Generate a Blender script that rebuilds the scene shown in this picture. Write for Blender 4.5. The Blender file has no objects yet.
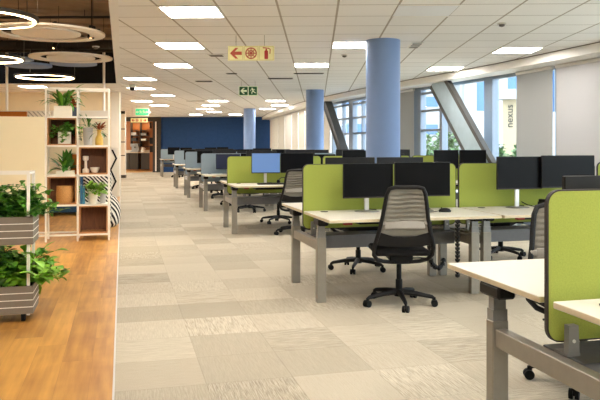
import bpy, bmesh, math, random
from mathutils import Vector, Matrix
R = math.radians
rnd = random.Random(7)
scn = bpy.context.scene
col = scn.collection

# ------------------------------------------------------------------ camera
YAW = 14.465
HC = 1.345                       # eye height
cd = bpy.data.cameras.new('camera'); cam = bpy.data.objects.new('camera', cd); col.objects.link(cam)
cam.location = (0, 0, HC); cam.rotation_euler = (R(90), 0, R(-YAW))
cd.sensor_width = 36; cd.lens = 36*690/600; cd.shift_y = -55/600; cd.clip_end = 300; cd.clip_start = .05
scn.camera = cam
scn.view_settings.view_transform = 'Standard'; scn.view_settings.look = 'None'
scn.view_settings.gamma = 1; scn.view_settings.use_curve_mapping = False
scn.view_settings.exposure = 0.30

# the ceiling grid, the back wall and the signs are turned against the desks by GA
GA = -15.88
ga = R(GA)
def G(gx, gy, z=0.0):
    return Vector((gx*math.cos(ga) - gy*math.sin(ga), gx*math.sin(ga) + gy*math.cos(ga), z))
ZC = 2.73                        # ceiling height
D = .745                         # desk height

# ------------------------------------------------------------------ materials
def srgb(h):
    if isinstance(h, str):
        h = [int(h[i:i+2], 16)/255 for i in (0, 2, 4)]
    return tuple((c/12.92 if c <= .04045 else ((c+.055)/1.055)**2.4) for c in h) + (1,)
def newmat(name):
    m = bpy.data.materials.new(name); m.use_nodes = True
    nt = m.node_tree
    return m, nt, nt.nodes['Principled BSDF'], nt.links
def mat(name, c, rough=.5, metal=0.0, var=.06, scale=30, bump=0.0, spec=.5, emit=None, stretch=None):
    m, nt, b, L = newmat(name)
    b.inputs['Roughness'].default_value = rough; b.inputs['Metallic'].default_value = metal
    b.inputs['Specular IOR Level'].default_value = spec
    tc = nt.nodes.new('ShaderNodeTexCoord'); mp = nt.nodes.new('ShaderNodeMapping')
    if stretch: mp.inputs['Scale'].default_value = stretch
    n = nt.nodes.new('ShaderNodeTexNoise'); n.inputs['Scale'].default_value = scale; n.inputs['Detail'].default_value = 3
    L.new(tc.outputs['Object'], mp.inputs['Vector']); L.new(mp.outputs['Vector'], n.inputs['Vector'])
    r = nt.nodes.new('ShaderNodeValToRGB'); k = srgb(c)
    r.color_ramp.elements[0].position = .3; r.color_ramp.elements[1].position = .7
    r.color_ramp.elements[0].color = tuple(max(0, x*(1-var)) for x in k[:3])+(1,)
    r.color_ramp.elements[1].color = tuple(min(1, x*(1+var)) for x in k[:3])+(1,)
    L.new(n.outputs['Fac'], r.inputs['Fac']); L.new(r.outputs['Color'], b.inputs['Base Color'])
    if bump:
        bp = nt.nodes.new('ShaderNodeBump'); bp.inputs['Strength'].default_value = bump; bp.inputs['Distance'].default_value = .004
        L.new(n.outputs['Fac'], bp.inputs['Height']); L.new(bp.outputs['Normal'], b.inputs['Normal'])
    if emit:
        b.inputs['Emission Color'].default_value = srgb(emit[0]); b.inputs['Emission Strength'].default_value = emit[1]
    return m
def emis(name, c, s):
    m, nt, b, L = newmat(name)
    b.inputs['Base Color'].default_value = (.8, .8, .8, 1)
    b.inputs['Emission Color'].default_value = srgb(c); b.inputs['Emission Strength'].default_value = s
    return m

M = {}
M['desk'] = mat('desk_laminate', 'D6D1C4', .45, var=.015)
M['edge'] = mat('desk_edge_band', 'CFC0A0', .5, var=.03)
M['steel'] = mat('taupe_powder_coat', '938D82', .42, .35, var=.03)
M['steel2'] = mat('grey_powder_coat', '8A8A88', .4, .35, var=.03)
M['tray'] = mat('dark_grey_tray', '6C6C6E', .45, .2, var=.04)
M['black'] = mat('black_plastic', '121112', .5, var=.1, spec=.3)
M['black2'] = mat('matte_black', '0C0C0D', .7, var=.1, spec=.3)
M['screen'] = mat('screen_glass', '09090B', .35, var=.02, spec=.12)
M['screen_navy'] = mat('screen_glass_navy', '141F40', .3, var=.02)
M['screen_blue'] = mat('lit_blue_screen', '3A557E', .3, var=.02, emit=('7A9CD0', .45))
M['monback'] = mat('monitor_back', '1A191C', .45, spec=.3, var=.05)
M['alu'] = mat('silver_aluminium', 'D8D6D2', .32, .6, var=.02)
M['green'] = mat('green_felt', '9CA850', .9, var=.06, scale=160, bump=.25, spec=.15)
M['bluegrey'] = mat('blue_grey_felt', '93A5B2', .9, var=.05, scale=160, bump=.25, spec=.15)
M['trim_dark'] = mat('divider_trim', '2C2521', .6, var=.04)
M['trim_grey'] = mat('divider_trim_grey', '6E7880', .6, var=.04)
M['mesh'] = mat('grey_mesh_fabric', '878379', .85, var=.08, scale=220, bump=.3, spec=.2)
M['lumbar'] = mat('grey_lumbar_plastic', 'A09B92', .5, var=.03)
M['seat'] = mat('charcoal_seat_fabric', '1D1C1D', .9, var=.12, scale=200, bump=.3, spec=.2)
M['red'] = mat('red_plastic', '8A2A18', .5, var=.05)
M['column'] = mat('periwinkle_paint', '7F9BCB', .55, var=.015, scale=4)
M['bluewall'] = mat('navy_felt_wall', '2D4B7A', .85, var=.06, scale=8, spec=.2)
M['white'] = mat('white_paint', 'EDE7DA', .6, var=.015, scale=5)
M['cream'] = mat('cream_paint', 'EFE0C0', .6, var=.02, scale=5)
M['whitemetal'] = mat('white_metal', 'F1EDE3', .4, var=.015)
M['creampanel'] = mat('cream_panel', 'EDE3C4', .5, var=.015, scale=4)
M['darkrecess'] = mat('black_recess_paint', '17181C', .85, var=.08, spec=.2)
M['slab'] = mat('brown_concrete_soffit', '9A8470', .9, var=.22, scale=2.2, bump=.2, spec=.2)
M['duct'] = mat('dark_duct', '241F1C', .6, var=.15, scale=10)
M['raft'] = mat('acoustic_raft_felt', 'F3EDE2', .9, var=.03, spec=.2)
M['raftblue'] = mat('blue_raft_felt', '8FA2C6', .9, var=.03, spec=.2)
M['ringbody'] = mat('ring_lamp_body', '2A2521', .5, var=.05)
M['ringglow'] = emis('ring_lamp_glow', 'FFDDAC', 11.0)
M['lampglow'] = emis('downlight_glow', 'FFC98A', 5.0)
M['panelglow'] = emis('ceiling_panel_glow', 'FFF8F0', 25.5)
M['paneloff'] = mat('unlit_panel', 'ECEEF0', .4, var=.01)
M['lightframe'] = mat('light_frame', 'F2EEE6', .5, var=.01)
M['vent'] = mat('vent_grey', '6D665E', .6, var=.05)
M['vent_dark'] = mat('vent_dark', '332F2B', .7, var=.05)
M['woodbox'] = mat('walnut_box', '6A4024', .55, var=.25, scale=9, stretch=(6, 6, 1))
M['woodedge'] = mat('oak_edge', 'B88352', .5, var=.12, scale=9, stretch=(6, 6, 1))
M['planter'] = mat('grey_planter_laminate', '7C7367', .6, var=.04)
M['soil'] = mat('soil', '2A1D14', 1.0, var=.3, scale=60)
M['leaf1'] = mat('leaf_dark', '3C7426', .45, var=.35, scale=14)
M['leaf2'] = mat('leaf_mid', '5F9A30', .45, var=.3, scale=14)
M['leaf3'] = mat('leaf_bright', '88BC3C', .45, var=.3, scale=14)
M['flower'] = mat('dried_flower', '9A4B20', .8, var=.3, scale=40)
M['stem'] = mat('stem', '4A5A24', .7, var=.2)
M['potwhite'] = mat('white_ceramic', 'F0EBDF', .35, var=.02)
M['potgrey'] = mat('grey_ceramic', 'B9B6B3', .4, var=.06, scale=12)
M['potnavy'] = mat('navy_ceramic', '2C3450', .4, var=.05)
M['potyellow'] = mat('yellow_ceramic', 'DDB555', .4, var=.05)
M['basket'] = mat('wicker', 'C6965A', .8, var=.25, scale=70, bump=.6, stretch=(1, 1, 4))
M['book'] = mat('blue_book_cloth', '2E6C94', .7, var=.06)
M['book2'] = mat('teal_book_cloth', '3F86A8', .7, var=.06)
M['page'] = mat('paper', 'E8E0CC', .8, var=.03)
M['orange'] = mat('orange_felt', 'C9772B', .8, var=.06, scale=12)
M['sofa'] = mat('blue_sofa_fabric', '2C5172', .9, var=.12, scale=90, bump=.2)
M['blind'] = mat('blind_grey', 'D9D6CE', .9, var=.02, scale=3, spec=.1)
M['bulk'] = mat('bulkhead_white', 'EDEBE6', .6, var=.01)
M['frame'] = mat('window_frame_bluegrey', '7F8B9A', .45, .3, var=.03)
M['frame_dark'] = mat('window_frame_dark', '4B4B4C', .5, .2, var=.04)
M['brace'] = mat('brace_steel', 'A9BCC6', .5, .1, var=.05, scale=6)
M['brace_dark'] = mat('brace_flange', '4C4A47', .5, .2, var=.06)
M['kitchwood'] = mat('kitchen_oak', '8F5526', .5, var=.15, scale=6, stretch=(8, 8, 1))
M['kitchdark'] = mat('kitchen_dark', '2B2724', .5, var=.1)
M['kitchtop'] = mat('kitchen_worktop', 'B7AA98', .4, var=.05)
M['machine'] = mat('coffee_machine_steel', '8C8F94', .3, .7, var=.05)
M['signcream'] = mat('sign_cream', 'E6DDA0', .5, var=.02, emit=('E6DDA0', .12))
M['signframe'] = mat('sign_frame', 'C3BB78', .5, var=.02)
M['signred'] = mat('sign_red', 'B4281C', .5, var=.03)
M['signorange'] = mat('sign_orange_red', 'C8553A', .5, var=.03)
M['signgreen'] = mat('sign_green', '0D5A2C', .5, var=.03)
M['signgreenlit'] = mat('sign_green_lit', '25B070', .5, var=.03, emit=('35D890', .6))
M['signwhite'] = mat('sign_pale', 'DDEBC8', .5, var=.02, emit=('DDEBC8', .15))
M['wire'] = mat('wire_steel', '8A857C', .4, .5, var=.02)
M['cam'] = mat('camera_plastic', 'D7D2C8', .4, var=.02)
M['chain'] = mat('cable_spine_plastic', '222122', .5, var=.1)
M['phone'] = mat('phone_plastic', '1E1D1E', .45, var=.1)
M['ext_blue'] = mat('tower_cladding_blue', '486C96', .3, var=.08, scale=1)
M['ext_white'] = mat('podium_white', '9C9EA0', .7, var=.02, scale=1)
M['ext_beige'] = mat('pylon_beige', 'A4967C', .7, var=.03, scale=1)
M['ext_text'] = mat('pylon_letters', '2A2A2C', .6, var=.02)
M['ext_ground'] = mat('paving', 'C4C2BC', .9, var=.06, scale=2)
M['ext_leaf'] = mat('bush_leaf', '5E7A4E', .6, var=.35, scale=5)

def glass_mat():
    m = bpy.data.materials.new('window_glass'); m.use_nodes = True; nt = m.node_tree; nt.nodes.clear()
    o = nt.nodes.new('ShaderNodeOutputMaterial'); mx = nt.nodes.new('ShaderNodeMixShader')
    t = nt.nodes.new('ShaderNodeBsdfTransparent'); t.inputs['Color'].default_value = (.92, .96, .98, 1)
    g = nt.nodes.new('ShaderNodeBsdfGlossy'); g.inputs['Roughness'].default_value = .03
    lw = nt.nodes.new('ShaderNodeLayerWeight'); lw.inputs['Blend'].default_value = .12
    gm = nt.nodes.new('ShaderNodeNewGeometry'); mu = nt.nodes.new('ShaderNodeMath'); mu.operation = 'MULTIPLY'; iv = nt.nodes.new('ShaderNodeMath'); iv.operation = 'SUBTRACT'; iv.inputs[0].default_value = 1
    nt.links.new(gm.outputs['Backfacing'], iv.inputs[1]); nt.links.new(iv.outputs[0], mu.inputs[0]); nt.links.new(lw.outputs['Fresnel'], mu.inputs[1])
    nt.links.new(mu.outputs[0], mx.inputs[0]); nt.links.new(t.outputs[0], mx.inputs[1]); nt.links.new(g.outputs[0], mx.inputs[2])
    nt.links.new(mx.outputs[0], o.inputs[0]); return m
M['glass'] = glass_mat()
def blind_mat(name, c):
    m, nt, b, L = newmat(name)
    tc = nt.nodes.new('ShaderNodeTexCoord'); n = nt.nodes.new('ShaderNodeTexNoise'); n.inputs['Scale'].default_value = 90
    r = nt.nodes.new('ShaderNodeValToRGB'); k = srgb(c)
    r.color_ramp.elements[0].color = tuple(x*.96 for x in k[:3])+(1,); r.color_ramp.elements[1].color = k
    L.new(tc.outputs['Object'], n.inputs['Vector']); L.new(n.outputs['Fac'], r.inputs['Fac']); L.new(r.outputs['Color'], b.inputs['Base Color'])
    b.inputs['Roughness'].default_value = .9
    tr = nt.nodes.new('ShaderNodeBsdfTranslucent'); L.new(r.outputs['Color'], tr.inputs['Color'])
    mx = nt.nodes.new('ShaderNodeMixShader'); mx.inputs[0].default_value = .22
    L.new(b.outputs[0], mx.inputs[1]); L.new(tr.outputs[0], mx.inputs[2]); L.new(mx.outputs[0], nt.nodes['Material Output'].inputs[0])
    return m
M['blindA'] = blind_mat('roller_blind_grey', 'B6B7B6')
M['blindB'] = blind_mat('roller_blind_cream', 'DDD6CA')
M['blindC'] = blind_mat('roller_blind_pale', 'C9C8C9')

def math_node(nt, op, a, b=None, c=None):
    n = nt.nodes.new('ShaderNodeMath'); n.operation = op
    for i, v in enumerate((a, b, c)):
        if v is None: continue
        if isinstance(v, (int, float)): n.inputs[i].default_value = v
        else: nt.links.new(v, n.inputs[i])
    return n.outputs[0]
def mixc(nt, f, a, b, mode='MIX'):
    n = nt.nodes.new('ShaderNodeMix'); n.data_type = 'RGBA'; n.blend_type = mode
    for i, v in ((0, f), (6, a), (7, b)):
        if isinstance(v, (int, float)): n.inputs[i].default_value = v
        elif isinstance(v, tuple): n.inputs[i].default_value = v
        else: nt.links.new(v, n.inputs[i])
    return n.outputs[2]

def carpet_mat():
    m, nt, b, L = newmat('carpet_tiles')
    tc = nt.nodes.new('ShaderNodeTexCoord'); sp = nt.nodes.new('ShaderNodeSeparateXYZ'); L.new(tc.outputs['Object'], sp.inputs[0])
    x = math_node(nt, 'DIVIDE', math_node(nt, 'ADD', sp.outputs[0], .04), .5)
    y = math_node(nt, 'DIVIDE', math_node(nt, 'ADD', sp.outputs[1], .11), .5)
    ix = math_node(nt, 'FLOOR', x); iy = math_node(nt, 'FLOOR', y)
    cb = nt.nodes.new('ShaderNodeCombineXYZ'); L.new(ix, cb.inputs[0]); L.new(iy, cb.inputs[1])
    wn = nt.nodes.new('ShaderNodeTexWhiteNoise'); wn.noise_dimensions = '3D'; L.new(cb.outputs[0], wn.inputs['Vector'])
    ws = nt.nodes.new('ShaderNodeSeparateColor'); L.new(wn.outputs['Color'], ws.inputs[0])
    # streaks lying along x or along y according to the tile
    def streak(sx, sy, seed):
        cb2 = nt.nodes.new('ShaderNodeCombineXYZ')
        L.new(math_node(nt, 'MULTIPLY', sp.outputs[0], sx), cb2.inputs[0]); L.new(math_node(nt, 'MULTIPLY', sp.outputs[1], sy), cb2.inputs[1])
        L.new(math_node(nt, 'MULTIPLY', wn.outputs['Value'], seed), cb2.inputs[2])
        n = nt.nodes.new('ShaderNodeTexNoise'); n.inputs['Scale'].default_value = 1; n.inputs['Detail'].default_value = 3; n.inputs['Roughness'].default_value = .65
        L.new(cb2.outputs[0], n.inputs['Vector']); return n.outputs['Fac']
    s1 = streak(8, 150, 37); s2 = streak(150, 8, 53)
    pick = math_node(nt, 'GREATER_THAN', ws.outputs[0], .5)
    st = nt.nodes.new('ShaderNodeMix'); L.new(pick, st.inputs[0]); L.new(s1, st.inputs[2]); L.new(s2, st.inputs[3])
    st = st.outputs[0]
    fine = nt.nodes.new('ShaderNodeTexNoise'); fine.inputs['Scale'].default_value = 260; fine.inputs['Detail'].default_value = 2; L.new(tc.outputs['Object'], fine.inputs['Vector'])
    amp = math_node(nt, 'MULTIPLY_ADD', math_node(nt, 'POWER', ws.outputs[1], 2.2), 1.3, .22)
    sharp = nt.nodes.new('ShaderNodeMapRange'); L.new(st, sharp.inputs[0]); sharp.inputs[1].default_value = .36; sharp.inputs[2].default_value = .64; sharp.inputs[3].default_value = -.5; sharp.inputs[4].default_value = .5
    v = math_node(nt, 'MULTIPLY', sharp.outputs[0], amp)
    tone = math_node(nt, 'MULTIPLY_ADD', ws.outputs[2], .24, .5-.12)
    v = math_node(nt, 'MULTIPLY_ADD', v, .33, tone)
    v = math_node(nt, 'MULTIPLY_ADD', math_node(nt, 'SUBTRACT', fine.outputs['Fac'], .5), .5, v)
    # joints
    fx = math_node(nt, 'FRACT', x); fy = math_node(nt, 'FRACT', y)
    jx = math_node(nt, 'LESS_THAN', math_node(nt, 'MINIMUM', fx, math_node(nt, 'SUBTRACT', 1.0, fx)), .006)
    jy = math_node(nt, 'LESS_THAN', math_node(nt, 'MINIMUM', fy, math_node(nt, 'SUBTRACT', 1.0, fy)), .006)
    v = math_node(nt, 'SUBTRACT', v, math_node(nt, 'MULTIPLY', math_node(nt, 'MAXIMUM', jx, jy), .12))
    r = nt.nodes.new('ShaderNodeValToRGB'); L.new(v, r.inputs['Fac'])
    r.color_ramp.elements[0].position = .1; r.color_ramp.elements[0].color = srgb('8E8475')
    r.color_ramp.elements[1].position = .85; r.color_ramp.elements[1].color = srgb('D6CEBB')
    e = r.color_ramp.elements.new(.5); e.color = srgb('BBB19D')
    L.new(r.outputs['Color'], b.inputs['Base Color']); b.inputs['Roughness'].default_value = .95; b.inputs['Specular IOR Level'].default_value = .1
    bp = nt.nodes.new('ShaderNodeBump'); bp.inputs['Strength'].default_value = .35; bp.inputs['Distance'].default_value = .004
    L.new(fine.outputs['Fac'], bp.inputs['Height']); L.new(bp.outputs['Normal'], b.inputs['Normal'])
    return m
M['carpet'] = carpet_mat()

def wood_mat():
    m, nt, b, L = newmat('oak_plank_floor')
    tc = nt.nodes.new('ShaderNodeTexCoord'); sp = nt.nodes.new('ShaderNodeSeparateXYZ'); L.new(tc.outputs['Object'], sp.inputs[0])
    px = math_node(nt, 'DIVIDE', sp.outputs[0], .18); ix = math_node(nt, 'FLOOR', px)
    w1 = nt.nodes.new('ShaderNodeTexWhiteNoise'); w1.noise_dimensions = '1D'; L.new(ix, w1.inputs['W'])
    py = math_node(nt, 'ADD', math_node(nt, 'DIVIDE', sp.outputs[1], 1.3), math_node(nt, 'MULTIPLY', w1.outputs['Value'], 7.0)); iy = math_node(nt, 'FLOOR', py)
    cb = nt.nodes.new('ShaderNodeCombineXYZ'); L.new(ix, cb.inputs[0]); L.new(iy, cb.inputs[1])
    wn = nt.nodes.new('ShaderNodeTexWhiteNoise'); wn.noise_dimensions = '3D'; L.new(cb.outputs[0], wn.inputs['Vector'])
    cb2 = nt.nodes.new('ShaderNodeCombineXYZ'); L.new(math_node(nt, 'MULTIPLY', sp.outputs[0], 22), cb2.inputs[0]); L.new(math_node(nt, 'MULTIPLY', sp.outputs[1], 1.6), cb2.inputs[1]); L.new(math_node(nt, 'MULTIPLY', wn.outputs['Value'], 40), cb2.inputs[2])
    g = nt.nodes.new('ShaderNodeTexNoise'); g.inputs['Scale'].default_value = 1; g.inputs['Detail'].default_value = 5; L.new(cb2.outputs[0], g.inputs['Vector'])
    big = nt.nodes.new('ShaderNodeTexNoise'); big.inputs['Scale'].default_value = 3.5; big.inputs['Detail'].default_value = 2; L.new(tc.outputs['Object'], big.inputs['Vector'])
    v = math_node(nt, 'MULTIPLY_ADD', wn.outputs['Value'], .22, math_node(nt, 'MULTIPLY', g.outputs['Fac'], .6))
    v = math_node(nt, 'MULTIPLY_ADD', big.outputs['Fac'], .3, v)
    fx = math_node(nt, 'FRACT', px); fy = math_node(nt, 'FRACT', py)
    j = math_node(nt, 'MAXIMUM', math_node(nt, 'LESS_THAN', fx, .012), math_node(nt, 'LESS_THAN', fy, .0025))
    v = math_node(nt, 'SUBTRACT', v, math_node(nt, 'MULTIPLY', j, .12))
    r = nt.nodes.new('ShaderNodeValToRGB'); L.new(v, r.inputs['Fac'])
    r.color_ramp.elements[0].position = .25; r.color_ramp.elements[0].color = srgb('8F5A24')
    r.color_ramp.elements[1].position = .8; r.color_ramp.elements[1].color = srgb('DDA654')
    L.new(r.outputs['Color'], b.inputs['Base Color']); b.inputs['Roughness'].default_value = .42
    return m
M['wood'] = wood_mat()

def ceiling_mat():
    m, nt, b, L = newmat('ceiling_tiles')
    tc = nt.nodes.new('ShaderNodeTexCoord'); mp = nt.nodes.new('ShaderNodeMapping'); mp.inputs['Rotation'].default_value = (0, 0, -ga)
    L.new(tc.outputs['Object'], mp.inputs['Vector'])
    sp = nt.nodes.new('ShaderNodeSeparateXYZ'); L.new(mp.outputs['Vector'], sp.inputs[0])
    u = math_node(nt, 'DIVIDE', math_node(nt, 'SUBTRACT', sp.outputs[0], .208), .6)
    v = math_node(nt, 'DIVIDE', math_node(nt, 'SUBTRACT', sp.outputs[1], .23), .6)
    fu = math_node(nt, 'ABSOLUTE', math_node(nt, 'SUBTRACT', math_node(nt, 'FRACT', math_node(nt, 'ADD', u, .5)), .5))
    fv = math_node(nt, 'ABSOLUTE', math_node(nt, 'SUBTRACT', math_node(nt, 'FRACT', math_node(nt, 'ADD', v, .5)), .5))
    lu = math_node(nt, 'LESS_THAN', fu, .019); lv = math_node(nt, 'LESS_THAN', fv, .011)
    cb = nt.nodes.new('ShaderNodeCombineXYZ'); L.new(math_node(nt, 'FLOOR', u), cb.inputs[0]); L.new(math_node(nt, 'FLOOR', v), cb.inputs[1])
    wn = nt.nodes.new('ShaderNodeTexWhiteNoise'); L.new(cb.outputs[0], wn.inputs['Vector'])
    fine = nt.nodes.new('ShaderNodeTexNoise'); fine.inputs['Scale'].default_value = 120; L.new(tc.outputs['Object'], fine.inputs['Vector'])
    base = mixc(nt, math_node(nt, 'MULTIPLY_ADD', wn.outputs['Value'], .6, math_node(nt, 'MULTIPLY', fine.outputs['Fac'], .4)), srgb('ECEBE8'), srgb('F4F3F1'))
    c = mixc(nt, lu, base, srgb('B2ABA0')); c = mixc(nt, lv, c, srgb('877F75'))
    L.new(c, b.inputs['Base Color']); b.inputs['Roughness'].default_value = .9; b.inputs['Specular IOR Level'].default_value = .15
    return m
M['ceiling'] = ceiling_mat()

def stripe_mat(name, a, b_, scale, angle_axis, rough=.8, dist=0.0, duty=.5):
    m, nt, b, L = newmat(name)
    tc = nt.nodes.new('ShaderNodeTexCoord')
    w = nt.nodes.new('ShaderNodeTexWave'); w.inputs['Scale'].default_value = scale; w.inputs['Distortion'].default_value = dist; w.inputs['Detail'].default_value = 1
    w.bands_direction = angle_axis
    L.new(tc.outputs['Object'], w.inputs['Vector'])
    f = math_node(nt, 'GREATER_THAN', w.outputs['Fac'], duty)
    L.new(mixc(nt, f, srgb(a), srgb(b_)), b.inputs['Base Color']); b.inputs['Roughness'].default_value = rough
    return m
M['zebra'] = stripe_mat('black_white_stripes', '171717', 'EFEBE0', 10.5, 'DIAGONAL', dist=2.0)
M['zebra_bold'] = stripe_mat('bold_black_white_stripes', '171717', 'EFEBE0', 5.5, 'DIAGONAL', dist=2.0)
M['hatch'] = stripe_mat('pale_diagonal_stripes', 'FBF6EA', 'B5AFA2', 6.5, 'DIAGONAL', duty=.72)

# ------------------------------------------------------------------ mesh builder
class MB:
    def __init__(s): s.bm = bmesh.new()
    def _xf(s, vs, loc=(0, 0, 0), rot=None):
        Mx = Matrix.Translation(Vector(loc))
        if rot: Mx = Mx @ (Matrix.Rotation(rot[2], 4, 'Z') @ Matrix.Rotation(rot[1], 4, 'Y') @ Matrix.Rotation(rot[0], 4, 'X'))
        bmesh.ops.transform(s.bm, matrix=Mx, verts=vs)
    def box(s, c, size, rot=None, bev=0.0, seg=1):
        r = bmesh.ops.create_cube(s.bm, size=1.0); vs = r['verts']
        bmesh.ops.scale(s.bm, vec=Vector(size), verts=vs)
        if bev:
            es = list({e for v in vs for e in v.link_edges})
            rb = bmesh.ops.bevel(s.bm, geom=es, offset=bev, segments=seg, affect='EDGES', profile=.5)
            vs = list({v for f in rb['faces'] for v in f.verts} | {v for v in vs if v.is_valid})
        s._xf(vs, c, rot); return s
    def b2(s, x0, x1, y0, y1, z0, z1, bev=0.0, seg=1):
        return s.box(((x0+x1)/2, (y0+y1)/2, (z0+z1)/2), (abs(x1-x0), abs(y1-y0), abs(z1-z0)), None, bev, seg)
    def cyl(s, p0, p1, r, r2=None, n=16, cap=True):
        p0 = Vector(p0); p1 = Vector(p1); d = p1-p0
        q = bmesh.ops.create_cone(s.bm, cap_ends=cap, segments=n, radius1=r, radius2=r if r2 is None else r2, depth=d.length)
        Mx = Matrix.Translation((p0+p1)/2) @ d.to_track_quat('Z', 'Y').to_matrix().to_4x4()
        bmesh.ops.transform(s.bm, matrix=Mx, verts=q['verts']); return s
    def tube(s, pts, r, n=8, closed=False, flat=None):
        pts = [Vector(p) for p in pts]; N = len(pts); rings = []
        up = Vector((0, 0, 1))
        for i, p in enumerate(pts):
            a = pts[(i-1) % N] if (closed or i > 0) else p
            b = pts[(i+1) % N] if (closed or i < N-1) else p
            t = (b-a).normalized()
            ref = Vector((0, 1, 0)) if flat else (up if abs(t.dot(up)) < .95 else Vector((0, 1, 0)))
            u = t.cross(ref).normalized(); w = u.cross(t).normalized()
            rr = r[i] if isinstance(r, (list, tuple)) else r
            ru, rw = (rr, rr) if not flat else (rr*flat[0], rr*flat[1])
            rings.append([s.bm.verts.new(p + u*math.cos(2*math.pi*k/n)*ru + w*math.sin(2*math.pi*k/n)*rw) for k in range(n)])
        for i in range(N if closed else N-1):
            A = rings[i]; B = rings[(i+1) % N]
            for k in range(n): s.bm.faces.new((A[k], A[(k+1) % n], B[(k+1) % n], B[k]))
        if not closed:
            s.bm.faces.new(rings[0][::-1]); s.bm.faces.new(rings[-1])
        return s
    def lathe(s, prof, c=(0, 0, 0), n=24, sx=1.0, sy=1.0, noise=0):
        rings = []
        for r, z in prof:
            if r < 1e-5: rings.append([s.bm.verts.new((c[0], c[1], c[2]+z))]); continue
            rings.append([s.bm.verts.new((c[0]+r*sx*math.cos(2*math.pi*k/n), c[1]+r*sy*math.sin(2*math.pi*k/n), c[2]+z)) for k in range(n)])
        for A, B in zip(rings, rings[1:]):
            for k in range(n):
                k2 = (k+1) % n
                if len(A) == 1 and len(B) > 1: s.bm.faces.new((A[0], B[k2], B[k]))
                elif len(B) == 1 and len(A) > 1: s.bm.faces.new((A[k], A[k2], B[0]))
                elif len(A) > 1: s.bm.faces.new((A[k], A[k2], B[k2], B[k]))
        return s
    def prism(s, poly, y0, y1):            # polygon in x,z pushed through y
        a = [s.bm.verts.new((x, y0, z)) for x, z in poly]; b = [s.bm.verts.new((x, y1, z)) for x, z in poly]
        n = len(poly)
        s.bm.faces.new(a); s.bm.faces.new(b[::-1])
        for i in range(n): s.bm.faces.new((a[(i+1) % n], a[i], b[i], b[(i+1) % n]))
        return s
    def ring(s, outer, inner, y0, y1):     # frame between two outlines in x,z
        n = len(outer)
        q = [[s.bm.verts.new((x, y, z)) for x, z in P] for P in (outer, inner) for y in (y0, y1)]
        oa, ob, ia, ib = q
        for i in range(n):
            j = (i+1) % n
            s.bm.faces.new((oa[i], ob[i], ob[j], oa[j])); s.bm.faces.new((ia[i], ia[j], ib[j], ib[i]))
            s.bm.faces.new((oa[i], oa[j], ia[j], ia[i])); s.bm.faces.new((ob[i], ib[i], ib[j], ob[j]))
        return s
    def poly(s, pts, t):                   # flat polygon in x,y with thickness in z
        a = [s.bm.verts.new(p) for p in pts]; b = [s.bm.verts.new((p[0], p[1], p[2]+t)) for p in pts]
        n = len(pts); s.bm.faces.new(a); s.bm.faces.new(b[::-1])
        for i in range(n): s.bm.faces.new((a[(i+1) % n], a[i], b[i], b[(i+1) % n]))
        return s
    def leaf(s, base, az, elev, length, width, droop, n=5, stem=.25, fold=.25, tip=1.0):
        p = Vector(base); e = elev; seg = length/n; L_ = []
        side = Vector((-math.sin(az), math.cos(az), 0))
        for i in range(n+1):
            t = i/n
            tt = max(0, (t-stem)/(1-stem))
            w = width*.5*math.sin(math.pi*min(1, tt**.75*.97+.02))*tip if tt > 0 else width*.03
            d = Vector((math.cos(az)*math.cos(e), math.sin(az)*math.cos(e), math.sin(e)))
            nrm = d.cross(side)
            nrm = -nrm if nrm.z < 0 else nrm
            L_.append((s.bm.verts.new(p+side*w+nrm*w*fold), s.bm.verts.new(p), s.bm.verts.new(p-side*w+nrm*w*fold)))
            p = p + d*seg; e -= droop/n
        for A, B in zip(L_, L_[1:]):
            s.bm.faces.new((A[0], A[1], B[1], B[0])); s.bm.faces.new((A[1], A[2], B[2], B[1]))
        return s
    def build(s, name, m, parent=None, smooth=False, edge=None, loc=None):
        bmesh.ops.recalc_face_normals(s.bm, faces=s.bm.faces)
        me = bpy.data.meshes.new(name)
        if edge:
            for f in s.bm.faces: f.material_index = 1 if abs(f.normal.z) < .5 else 0
        s.bm.to_mesh(me); s.bm.free()
        me.materials.append(m)
        if edge: me.materials.append(edge)
        if smooth:
            me.polygons.foreach_set('use_smooth', [True]*len(me.polygons))
            try: me.set_sharp_from_angle(angle=R(38))
            except Exception: pass
        o = bpy.data.objects.new(name, me); col.objects.link(o)
        if parent: o.parent = parent
        if loc: o.location = loc
        return o
def tag(o, label, cat, group=None, kind=None):
    o['label'] = label; o['category'] = cat
    if group: o['group'] = group
    if kind: o['kind'] = kind
    return o
def thing(name, label, cat, loc=(0, 0, 0), rz=0.0, group=None):
    o = bpy.data.objects.new(name, None); col.objects.link(o); o.empty_display_size = .1
    o.location = loc; o.rotation_euler = (0, 0, rz)
    return tag(o, label, cat, group)
def struct(o): o['kind'] = 'structure'; return o
def kids(o): return [c for c in bpy.data.objects if c.parent == o]
def dup(o, label, loc=None, rz=None, group=None, parent=None):
    c = o.copy(); col.objects.link(c)
    if parent: c.parent = parent
    if label: c['label'] = label
    if group: c['group'] = group
    if loc is not None: c.location = loc
    if rz is not None: c.rotation_euler = (0, 0, rz)
    for ch in KIDS[o.name]: 
        k = dup(ch, None, parent=c)
    KIDS[c.name] = kids_new(c)
    return c
KIDS = {}
def kids_new(c): return [o for o in col.objects if o.parent == c]
def index_tree(o):
    KIDS[o.name] = kids(o)
    for k in KIDS[o.name]: index_tree(k)
def rrect(x0, x1, z0, z1, r, n=6):
    P = []
    for cx, cz, a0 in ((x1-r, z1-r, 0), (x0+r, z1-r, 90), (x0+r, z0+r, 180), (x1-r, z0+r, 270)):
        for k in range(n+1):
            a = R(a0+90*k/n); P.append((cx+r*math.cos(a), cz+r*math.sin(a)))
    return P
def circ(cx, cz, r, n=28): return [(cx+r*math.cos(2*math.pi*k/n), cz+r*math.sin(2*math.pi*k/n)) for k in range(n)]

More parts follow.
